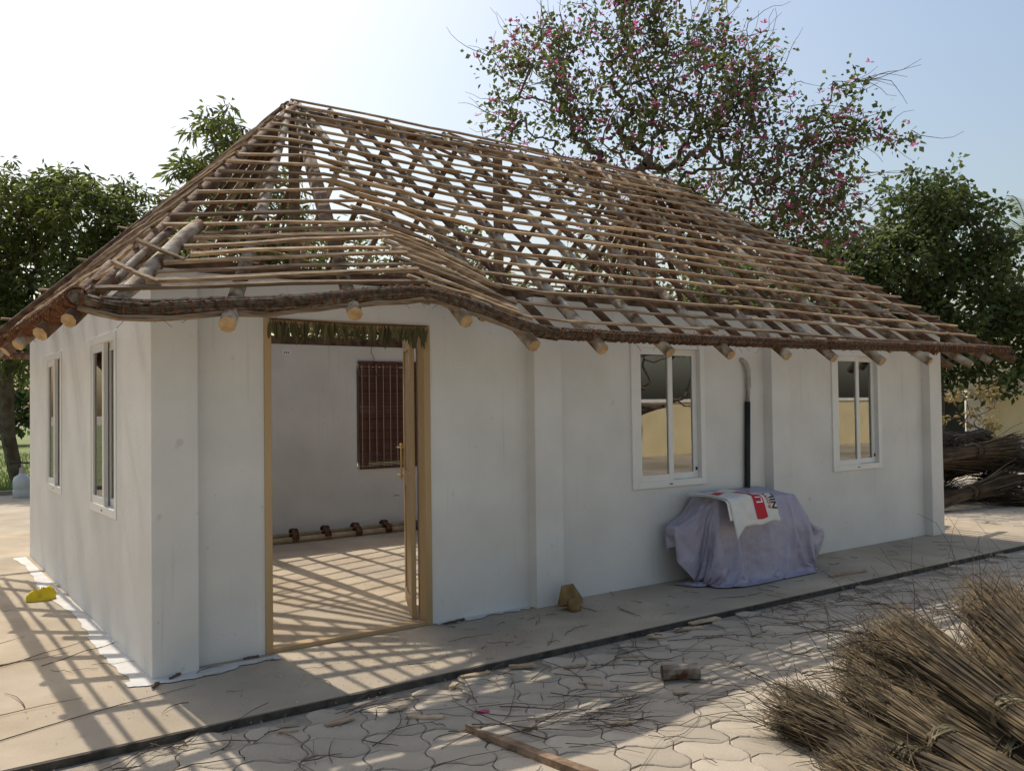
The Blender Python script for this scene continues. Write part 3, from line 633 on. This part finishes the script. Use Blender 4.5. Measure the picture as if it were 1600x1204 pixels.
stuff(tag(tw.build('twig_litter', M['twig']), 'dry twigs scattered over the apron and pavers', 'twigs'))
ch = MB()
for _ in range(900):
    x, y = random.gauss(1.7, 1.0), random.gauss(-.55, .5); z = .003
    if y < -.95: z = -.027
    if y > .05: continue
    s_ = random.uniform(.003, .011); a_ = random.uniform(0, 3.14); dx, dy = s_*math.cos(a_), s_*math.sin(a_)
    ch.add([(x-dx, y-dy, z), (x+dy*.5, y-dx*.5, z), (x+dx, y+dy, z+.003), (x-dy*.5, y+dx*.5, z+.004)], [(0, 1, 2, 3)])
stuff(tag(ch.build('wood_shavings', M['chip']), 'pale wood shavings strewn before the doorway', 'shavings'))
# water jar with hand pump
jr = tag(empty('pump_jar', (1.0, 14.2, -.07)), 'grey jar with a black T-handled hand pump by the lawn', 'jar')
m_ = MB(); prof_ = [(.0, .0), (.15, .0), (.165, .03), (.165, .17), (.155, .19), (.165, .21), (.165, .34), (.14, .42), (.06, .47), (.05, .5)]
nn = 18; m_.add([(r_*math.cos(6.283*j/nn), r_*math.sin(6.283*j/nn), z) for r_, z in prof_ for j in range(nn)], [(i*nn+j, i*nn+(j+1) % nn, (i+1)*nn+(j+1) % nn, (i+1)*nn+j) for i in range(len(prof_)-1) for j in range(nn)]); m_.build('body', M['jar'], jr, smooth=True)
m_ = MB(); m_.tube([(0, 0, .48), (0, 0, .6)], [.055, .045], 12); m_.tube([(0, 0, .6), (0, 0, .69)], .018, 8); m_.build('pump', M['grey_pvc'], jr)
m_ = MB(); m_.tube([(-.19, .1, .69), (0, 0, .7), (.19, -.1, .69)], .016, 8); m_.build('handle', M['black'], jr)
# ---------------------------------------------------------------- reed bundles
def reed_bundle(n_, L_, r_tie, r_tip, sr, strays=20):
    """bundle along +x: brush end at x=0, tie at .52 L, butt end at L"""
    m_ = MB(); tx = .52*L_
    for i in range(n_):
        th = random.uniform(0, 6.283); q = math.sqrt(random.random()); a_ = random.uniform(-.07, .1)*L_; e_ = L_*random.uniform(.9, 1.0)
        def pt(x, rr, dth=0): return (x, rr*q*math.cos(th+dth), rr*q*math.sin(th+dth)*.8)
        rt_ = r_tip*random.uniform(.75, 1.12); d_ = random.uniform(-.25, .25)
        wg = Vector((0, random.gauss(0, .012), random.gauss(0, .012)))
        pts = [Vector(pt(a_, rt_, d_))+wg*2.2, pt(tx*.22, lerp(rt_, r_tie, .2), d_*.9), Vector(pt(tx*.5, lerp(rt_, r_tie, .55), d_*.5))-wg, pt(tx, r_tie), pt(lerp(tx, L_, .5), r_tie*1.12, -d_*.3), pt(e_, r_tie*1.35, -d_*.5)]
        m_.tube(pts, [sr*.45, sr*.7, sr*.9, sr, sr, sr], 3)
    for i in range(strays):
        th = random.uniform(0, 6.283); x = random.uniform(-.05, .4)*L_; rr = lerp(r_tip, r_tie, max(0, x/tx)); y, z = rr*math.cos(th), rr*.8*math.sin(th); p = [Vector((x+.3*L_, y*.8, z*.8)), Vector((x, y, z))]
        d_ = Vector((-1, random.uniform(-.9, .9), random.uniform(-.5, .9))).normalized()
        for _ in range(3): p.append(p[-1]+d_*.09*L_); d_ = (d_+Vector((0, random.uniform(-.3, .3), random.uniform(-.6, .2)))).normalized()
        m_.tube(p, [sr, sr*.9, sr*.8, sr*.6, sr*.4], 3)
    t_ = MB()
    for q in range(7):
        x = tx+random.uniform(-.03, .03); t_.tube([(x+random.uniform(-.012, .012)+.03*math.sin(a_+q), (r_tie*1.12)*math.cos(a_), (r_tie*1.12)*.84*math.sin(a_)) for a_ in np.linspace(0, 6.283, 13)], sr*1.4, 4)
    return m_, t_
near = [  # brush end, tie, z of axis, radius at brush end, label
    ((2.34, -2.77), (2.21, -3.49), .12, .17, 'reed bundle with its frayed brush spilling onto bare pavers'),
    ((2.83, -2.85), (2.58, -3.36), .13, .15, 'reed bundle wedged between the frayed one and its darker neighbour'),
    ((3.03, -3.13), (2.73, -3.66), .12, .16, 'reed bundle beside the paver gap, tied with a loose reed knot'),
    ((3.43, -2.72), (2.67, -3.71), .3, .19, 'long reed bundle on top of the heap with brush overhanging'),
    ((4.67, -2.64), (3.54, -3.55), .3, .25, 'thick reed bundle topping the heap farthest from the log offcut'),
    ((1.98, -3.36), (1.8, -4.0), .11, .14, 'reed bundle lowest of the heap, beside the frayed one'),
    ((3.4, -2.5), (3.05, -3.3), .13, .17, 'shaded reed bundle under the overhanging top bundle'),
    ((4.3, -2.85), (3.4, -3.6), .13, .2, 'reed bundle buried beneath the thickest one')]
for (a_, b_, z, rtip, lab) in near:
    d_ = Vector((b_[0]-a_[0], b_[1]-a_[1], 0)); L_ = max(1.35, d_.length/.52); d_.normalize(); e = empty('reed_bundle', (a_[0], a_[1], z-.03))
    e.rotation_euler = (0, .03, math.atan2(d_.y, d_.x)); tag(e, lab, 'reed bundle', 'reed bundles heaped on the pavers')
    m_, t_ = reed_bundle(900, L_, .085, rtip, .0028, 60)
    V = np.array(m_.v); V[:, 2] = np.maximum(V[:, 2], -z+.008+V[:, 0]*.03); m_.v = [tuple(v) for v in V]
    stuff(m_.build('reeds', M['reed'], e)); stuff(t_.build('reed_tie', M['reed_tie'], e))
m_, t_ = reed_bundle(150, 2.0, .11, .27, .009, 10); fr_me = m_.mesh('reeds', M['reed_far']); ft_me = t_.mesh('reed_tie', M['reed_far'])
fl = []
for lay, (n_, z) in enumerate(((8, .16), (7, .45), (6, .72), (4, .95))):
    for i in range(n_): fl.append((12.4+lay*.25+i*.12+random.uniform(-.1, .1), 3.6-i*.62-lay*.2+random.uniform(-.1, .1), z))
for i, (x, y, z) in enumerate(fl):
    e = empty('reed_bundle', (x, y, z-.06)); e.rotation_euler = (0, random.uniform(-.1, .2), math.radians(random.uniform(-75, 20)) if i % 3 else math.radians(random.uniform(130, 200)))
    tag(e, 'dark reed bundle in the long stack beyond the cottage end', 'reed bundle', 'reed bundles stacked by the compound wall')
    for nm, me in (('reeds', fr_me), ('reed_tie', ft_me)): stuff(link(nm, me, e))
# ---------------------------------------------------------------- trees
def rand_unit(n_): d_ = rng.normal(size=(n_, 3)); return d_/np.linalg.norm(d_, axis=1)[:, None]
def leaves(centers, per, size, droop, spread, elong, jitter=.35):
    """folded diamond leaves in rosettes round each centre"""
    n_ = len(centers)*per; c0 = np.repeat(centers, per, axis=0); d_ = rand_unit(n_); d_[:, 2] = d_[:, 2]*.7-droop; d_ /= np.linalg.norm(d_, axis=1)[:, None]
    base = c0+d_*spread*rng.uniform(.1, 1, (n_, 1)); Ls = size*rng.uniform(1-jitter, 1+jitter, (n_, 1))
    s_ = np.cross(d_, rand_unit(n_)); s_ /= np.linalg.norm(s_, axis=1)[:, None]; nrm = np.cross(d_, s_)
    tip = base+d_*Ls-np.array([0, 0, 1])*Ls*.15; mid = base+d_*Ls*.5; w = Ls*elong
    V = np.stack([base, mid+s_*w+nrm*w*.25, tip, mid-s_*w+nrm*w*.25], 1).reshape(-1, 3); i = np.arange(n_)[:, None]*4
    return V, np.concatenate([np.concatenate([i, i+1, i+2], 1), np.concatenate([i, i+2, i+3], 1)])
def in_blobs(blobs, dens, shell=.45):
    out = []
    for (c0, r_) in blobs:
        n_ = max(3, int(dens*r_**2)); d_ = rand_unit(n_); rr = r_*(rng.uniform(shell, 1.08, n_))[:, None]; rr *= (1+.18*np.sin(d_[:, :1]*7+c0[0])*np.cos(d_[:, 2:]*6+c0[1]))
        out.append(np.array(c0)+d_*rr*np.array([1, 1, .88]))
    return np.concatenate(out)
def branches(trunk, rad, targets, rmin=.006):
    """join every target to the nearest earlier node; thickness grows with what a node carries"""
    P_ = [np.array(p, float) for p in trunk]; par = [-1]+list(range(len(trunk)-1))
    T = np.array(targets); top = P_[-1]; T = T[np.argsort(np.linalg.norm(T-top, axis=1))]
    buf = np.zeros((len(T)*3+len(P_), 3)); buf[:len(P_)] = P_; n_ = len(P_)
    for t_ in T:
        dd = np.linalg.norm(buf[max(1, len(trunk)//2):n_]-t_, axis=1); j = int(np.argmin(dd))+max(1, len(trunk)//2); a_ = buf[j].copy(); L_ = dd.min()
        pr = j
        for q in ((.5, 1.) if L_ < .6 else (.35, .7, 1.)):
            p = a_+(t_-a_)*q+(rng.normal(size=3)*.07*L_ if q < 1 else 0)+np.array([0, 0, -.06*L_*math.sin(q*3.14)])
            buf[n_] = p; par.append(pr); pr = n_; n_ += 1
    cnt = np.ones(n_)
    for i in range(n_-1, 0, -1):
        if par[i] >= 0: cnt[par[i]] += cnt[i]
    rads = np.maximum(rmin, rad*(cnt/cnt[0])**.5)
    V = []; F = []; A = buf[:n_]
    for i in range(1, n_):
        a_, b_ = A[par[i]], A[i]; t_ = b_-a_; l_ = np.linalg.norm(t_)
        if l_ < 1e-5: continue
        t_ = t_/l_; s_ = np.cross(t_, [.31, .2, .93]); s_ /= max(1e-6, np.linalg.norm(s_)); u_ = np.cross(s_, t_); k_ = 7 if rads[i] > .05 else 4; o = len(V)
        ra, rb_ = min(rads[par[i]], rads[i]*1.5), rads[i]
        for (c0, r_) in ((a_, ra), (b_, rb_)):
            for j in range(k_): th = 2*math.pi*j/k_; V.append(c0+(s_*math.cos(th)+u_*math.sin(th))*r_)
        F += [(o+j, o+(j+1) % k_, o+k_+(j+1) % k_, o+k_+j) for j in range(k_)]
    return V, F
def tree(name, trunk, rad, blobs, dens, per, size, droop, spread, elong, mleaf, label, cat='tree', shell=.45, group=None, rmin=.006, extra=None):
    e = tag(empty(name, trunk[0]), label, cat, group); o = Vector(trunk[0])
    T = in_blobs(blobs, dens, shell); T = T[T[:, 2] > .3]
    V, F = branches(trunk, rad, T, rmin); m_ = MB(); m_.add([np.array(v)-np.array(trunk[0]) for v in V], F); m_.build('trunk', M['bark'], e)
    V, F = leaves(T, per, size, droop, spread, elong); V = V-np.array(trunk[0]); stuff(link('crown', npmesh('crown', V, F, M[mleaf]), e))
    if extra: extra(e, T)
    return e
SC = lambda L_, k=1.: [((-1.34+(x+1.34)*k, -5.555+(y+5.555)*k, 1.6+(z-1.6)*k), r_*k) for (x, y, z), r_ in L_]
tree('mango_tree', [(1.5, 19.2, -.07), (1.25, 19.0, 1.2), (1.2, 18.8, 2.4), (1.6, 18.6, 3.8)], .17,
     [((1.29, 18.33, 6.5), 1.2), ((.4, 19.2, 5.6), 1.6), ((1.94, 19.1, 5.0), 1.6), ((1.1, 18.5, 3.7), 1.4), ((-.9, 19.6, 4.8), 1.7), ((2.2, 18.9, 6.9), .75), ((.6, 18.6, 7.0), .6)],
     95, 15, .21, .35, .2, .14, 'leaf_m', 'dense mango tree standing on the lawn past the side wall', group=None)
tree('mango_tree', [(3.9, 18.2, -.07), (3.7, 18, 1.5), (3.4, 17.7, 3.0), (3.2, 17.4, 4.0)], .22,
     [((2.7, 17.1, 6.2), 1.1), ((3.75, 16.7, 6.0), 1.05), ((3.16, 17.04, 4.6), 1.45), ((2.24, 16.6, 3.2), 1.3), ((4.3, 17.4, 4.9), 1.3), ((2.4, 17.6, 7.0), .7), ((4.7, 17.0, 6.3), .8), ((5.2, 17.3, 5.2), .9), ((3.2, 17.2, 6.9), .5)],
     95, 15, .21, .35, .2, .14, 'leaf_m', 'mango tree with leafy top beside the roof hip, right of its twin')
tree('mango_tree', [(4.4, 11.2, -.07), (4.3, 11.0, 1.4), (4.25, 10.8, 2.8), (4.2, 10.7, 4.0)], .16,
     [((3.78, 10.35, 6.75), .62), ((3.59, 10.5, 5.9), .66), ((4.5, 11.0, 6.3), .6), ((4.81, 10.9, 5.3), 1.0), ((3.79, 10.4, 4.7), .95), ((3.3, 10.7, 6.0), .42), ((5.3, 10.9, 4.2), 1.15), ((4.0, 11, 3.6), 1.1)],
     95, 13, .2, .4, .17, .13, 'leaf_m', 'slender mango tree rising behind the roof apex')
def blooms(e, T):
    o = np.array(e.location); n_ = 1000; c0 = T[rng.integers(0, len(T), n_)]+rng.normal(size=(n_, 3))*.16; V = []; F = []
    for c1 in c0:
        for q in range(5):
            d_ = rng.normal(size=3); d_[2] = abs(d_[2])*.6; d_ /= np.linalg.norm(d_); s_ = np.cross(d_, rng.normal(size=3)); s_ /= np.linalg.norm(s_); L_ = .12
            i = len(V); V += [c1-o, c1-o+d_*L_*.55+s_*.02, c1-o+d_*L_, c1-o+d_*L_*.55-s_*.02]; F.append((i, i+1, i+2, i+3))
    stuff(link('blossoms', npmesh('blossoms', V, F, M['bloom']), e))
    tw_ = MB()
    for _ in range(420):
        p = Vector(T[rng.integers(0, len(T))]-o); ctr = Vector((9.9+2.2, 8.2, 6.5))-Vector(o); d_ = (p-ctr).normalized()+Vector(rng.normal(size=3)*.4); d_.normalize(); pts = [p]
        for _ in range(5): pts.append(pts[-1]+d_*.21); d_ = (d_+Vector(rng.normal(size=3)*.25)).normalized()
        tw_.tube(pts, [.01, .009, .008, .006, .005, .004], 3)
    stuff(tw_.build('bare_twigs', M['bark'], e))
bb = SC([((8.03, 7.23, 7.9), .65), ((8.52, 8.13, 7.25), .7), ((9.31, 7.51, 8.6), 1.0), ((8.98, 6.57, 7.02), 1.1), ((9.92, 5.85, 8.2), 1.2), ((10.02, 5.82, 6.77), 1.2), ((11.72, 5.77, 8.4), 1.2), ((11.06, 5.07, 6.86), 1.2),
         ((11.6, 4.7, 7.4), .9), ((11.81, 4.55, 5.92), 1.2), ((11.88, 3.45, 6.2), .8), ((12.3, 3.1, 6.3), .55), ((12.76, 3.9, 5.5), 1.0), ((12.64, 5.2, 5.0), 1.1), ((11.43, 6.06, 5.7), 1.0), ((9.9, 6.0, 9.3), 1.1), ((11.0, 5.6, 4.6), .9), ((10.3, 6.4, 5.2), 1.0), ((12.9, 4.3, 4.4), 1.0), ((9.4, 6.9, 5.9), .8), ((12.75, 2.55, 6.15), .4), ((12.2, 3.0, 7.1), .35)], 1.19)
tree('orchid_tree', [(12.2, 8.4, -.07), (12.1, 8.3, 1.5), (12.1, 8.2, 3.2), (12.0, 8.15, 4.4), (11.8, 8.1, 5.4)], .17, bb, 80, 6, .115, .1, .27, .4, 'leaf_b',
     'tall pink-flowering orchid tree with bare outer twigs behind the roof', shell=.2, rmin=.009, extra=blooms)
rb_ = [((26.15, 8.91, 8.2), 1.1), ((25.49, 9.41, 7.46), 1.5), ((26.65, 8.59, 6.83), 1.6), ((27.31, 8.12, 6.3), 1.0), ((25.0, 9.82, 5.63), 1.8), ((26.66, 8.65, 4.79), 1.9), ((27.65, 7.93, 4.5), 1.1), ((24.01, 10.52, 6.1), 1.4), ((23.85, 10.69, 4.63), 1.8), ((25.5, 9.52, 3.38), 1.9), ((27.32, 8.22, 2.94), 1.4), ((28.6, 7.3, 4.4), 1.3), ((29.0, 7.0, 3.0), 1.4), ((22.6, 11.3, 5.6), 1.4)]
tree('shade_tree', [(26.3, 9.4, -.07), (26.2, 9.3, 1.6), (26.0, 9.2, 3.2), (25.9, 9.2, 4.6)], .3, rb_, 60, 13, .2, .1, .3, .3, 'leaf_r', 'broad dark evergreen tree with a rounded crown behind the compound wall')
tree('shrub_tree', [(19.5, 11.5, -.07), (19.5, 11.4, 1.0), (19.6, 11.2, 2.2)], .16, [((18.6, 11.0, 4.0), 1.6), ((20.2, 10.6, 3.9), 1.7), ((19.4, 11.8, 5.0), 1.4), ((21.2, 9.6, 3.0), 1.5)], 50, 12, .18, .1, .28, .3, 'leaf_r', 'low dark bushy tree between the orchid tree and the evergreen')
for k_, (x, y, z, lab) in enumerate(((7.2, 11.8, 4.3, 'small green tree seen through the rafters beside the slender mango'), (9.6, 11.6, 4.6, 'small green tree seen through the middle of the roof lattice'), (13.6, 10.6, 4.7, 'bushy green tree at the foot of the orchid tree'), (16.6, 9.6, 4.6, 'bushy green tree past the far hip of the roof'))):
    tree('shrub_tree', [(x, y, -.07), (x, y-.1, .9), (x+.1, y-.2, 2.0)], .12, [((x-.8, y, z-.7), 1.15), ((x+.8, y, z-.5), 1.2), ((x, y+.3, z+.4), 1.1), ((x, y-.2, z-1.5), 1.2)], 55, 11, .15, .12, .26, .28, 'leaf_b', lab)
tree('shrub_tree', [(1.6, 11.2, -.07), (1.6, 11.1, .8), (1.7, 11.1, 1.6)], .1, [((1.9, 11.0, 3.0), .95), ((2.6, 11.4, 3.4), .9)], 60, 12, .18, .25, .22, .16, 'leaf_m', 'low leafy mango sapling behind the cottage side wall')
for x, y in ((2.6, 46), (6.5, 48), (10.5, 47), (-1.5, 47)):
    tree('far_tree', [(x, y, -.07), (x, y, 1), (x+.1, y, 1.8)], .2, [((x, y, 3.2), 2.0), ((x-1.6, y, 2.0), 1.6), ((x+1.7, y, 2.2), 1.7)], 14, 9, .4, .1, .5, .3, 'leaf_r', 'low bushy tree far across the lawn', group='far trees across the lawn', rmin=.02)
# coconut palm
pt_ = tag(empty('coconut_palm', (51.9, 17.4, -.07)), 'tall coconut palm far behind the compound wall', 'palm tree')
m_ = MB(); m_.tube([(0, 0, 0), (.1, .1, 4), (.0, .0, 8), (-.1, 0, 11)], [.28, .2, .17, .15], 8); m_.build('trunk', M['bark'], pt_)
for i in range(18):
    a_ = i*2.4; el = random.uniform(-.2, 1.0); m_ = MB(); p = Vector((-.1, 0, 11)); d_ = Vector((math.cos(a_)*math.cos(el), math.sin(a_)*math.cos(el), math.sin(el)))
    for s_ in range(9):
        p2 = p+d_*.45; sd_ = d_.cross(Vector((0, 0, 1))).normalized(); m_.tube([p, p2], .03, 3)
        for q in range(4):
            pp = p.lerp(p2, q/4); wl = .75*math.sin((s_+1.2)/10.5*3.14)
            for sg in (-1, 1): m_.add([pp, pp+d_*.06, pp+sd_*sg*wl+d_*.3-Vector((0, 0, wl*.5))], [(0, 1, 2)])
        p = p2; d_ = (d_-Vector((0, 0, .16))).normalized()
    m_.build('frond', M['leaf_m'], pt_)
# ---------------------------------------------------------------- compound wall, gate, shrub
def along(c0, c1, off, th, z0, z1, t0, t1):
    a_, b_ = Vector((*c0, 0)), Vector((*c1, 0)); d_ = (b_-a_); n_ = Vector((-d_.y, d_.x, 0)).normalized(); p, q = a_+d_*t0+n_*off, a_+d_*t1+n_*off
    return [(p.x, p.y, z0), (q.x, q.y, z0), (q.x+n_.x*th, q.y+n_.y*th, z0), (p.x+n_.x*th, p.y+n_.y*th, z0), (p.x, p.y, z1), (q.x, q.y, z1), (q.x+n_.x*th, q.y+n_.y*th, z1), (p.x+n_.x*th, p.y+n_.y*th, z1)]
BF = [(0, 3, 2, 1), (4, 5, 6, 7), (0, 1, 5, 4), (1, 2, 6, 5), (2, 3, 7, 6), (3, 0, 4, 7)]
W0, W1 = (28.85, 9.64), (36.5, 4.1)
cw = tag(empty('compound_wall', (28.85, 9.64, -.07)), 'cream compound wall with white pillar and coping', 'wall')
def cpart(name, m, *args):
    m_ = MB(); m_.add([(x-28.85, y-9.64, z+.07) for x, y, z in along(W0, W1, *args)], BF); return m_.build(name, m, cw)
cpart('panel', M['cream'], 0, .15, -.07, 1.86, .06, 1); cpart('coping', M['white_wall'], -.08, .32, 1.86, 1.97, .06, 1); cpart('pillar', M['white_wall'], -.1, .36, -.07, 1.96, 0, .06); cpart('plinth', M['white_wall'], -.05, .24, -.07, .25, .06, 1)
gt = tag(empty('gate', (28.3, 10.05, -.07)), 'dark green metal gate topped with gold scrollwork', 'gate')
G0, G1 = (24.5, 12.9), (28.82, 9.68)
m_ = MB(); m_.add([(x-28.3, y-10.05, z+.07) for x, y, z in along(G0, G1, 0, .06, .05, 1.6, 0, 1)], BF); m_.build('leaf_panel', M['gate'], gt)
m_ = MB(); m_.add([(x-28.3, y-10.05, z+.07) for x, y, z in along(G0, G1, -.03, .12, .2, .3, 0, 1)], BF); m_.build('rail', M['white_wall'], gt)
m_ = MB()
for i in range(34):
    t_ = i/34; cx_, cy_ = lerp(G0[0], G1[0], t_)-28.3, lerp(G0[1], G1[1], t_)-10.05
    m_.tube([(cx_+.1*math.cos(q), cy_-.07*math.cos(q), 1.78+.11*math.sin(q)*(1+.3*(i % 2))) for q in np.linspace(0, 6.283, 9)], .022, 5)
m_.build('scrollwork', M['gold'], gt)
def shrub(name, loc, h_, n_, label, mleaf, per=10):
    T = np.array([[random.gauss(0, .38), random.gauss(0, .38), random.uniform(.35, 1)*h_] for _ in range(n_)])
    e = tag(empty(name, loc), label, 'shrub'); V, F = branches([(0, 0, 0), (.02, 0, .15*h_), (0, .02, .3*h_)], .03, T, .006); m_ = MB(); m_.add(V, F); m_.build('stem', M['bark'], e)
    V, F = leaves(T, per, .13, .2, .12, .25); stuff(link('foliage', npmesh('foliage', V, F, M[mleaf]), e))
shrub('dry_shrub', (20.3, 5.0, -.07), 2.0, 34, 'half dry shrub with olive leaves in front of the cream wall', 'leaf_d')
shrub('dry_shrub', (18.4, 6.0, -.07), 1.45, 26, 'low yellowing shrub before the gate pillar', 'leaf_d')
# wall and bare frangipani trees across the yard, seen in the window glass
fw_ = tag(empty('yard_wall', (10, -15, -.07)), 'cream yard wall across the paved court, mirrored in the panes', 'wall')
m_ = MB(); m_.box(-30, 30, 0, .2, 0, 1.75); m_.build('panel', M['cream'], fw_); m_ = MB(); m_.box(-30, 30, -.05, .25, 1.75, 1.86); m_.build('coping', M['white_wall'], fw_)
for i, (x, y) in enumerate(((8, -12.5), (12.5, -12), (16.5, -12.8))):
    T = np.array([[random.gauss(0, .9), random.gauss(0, .9), random.uniform(1.6, 3.2)] for _ in range(40)])
    e = tag(empty('frangipani_tree', (x, y, -.07)), 'bare frangipani tree in front of the yard wall, mirrored in the panes', 'tree', 'frangipani trees by the yard wall')
    V, F = branches([(0, 0, 0), (.1, 0, .5), (.05, .1, 1.0)], .13, T, .022); m_ = MB(); m_.add(V, F); m_.build('trunk', M['bark'], e)
# grass on the lawn that shows past the side wall
n_ = 9000; x = rng.uniform(-1.5, 4.5, n_); y = 15.25+rng.random(n_)**1.6*20; hgt = rng.uniform(.04, .12, n_); a_ = rng.uniform(0, 6.28, n_); w = .012
V = np.stack([np.stack([x-w*np.cos(a_), y-w*np.sin(a_), np.full(n_, -.07)], 1), np.stack([x+w*np.cos(a_), y+w*np.sin(a_), np.full(n_, -.07)], 1), np.stack([x+rng.normal(0, .03, n_), y+rng.normal(0, .03, n_), hgt], 1)], 1).reshape(-1, 3)
o = link('grass', npmesh('grass', V, np.arange(n_*3).reshape(-1, 3), M['grass'])); stuff(o); o['label'] = 'short lawn grass beyond the side wall'; o['category'] = 'grass'
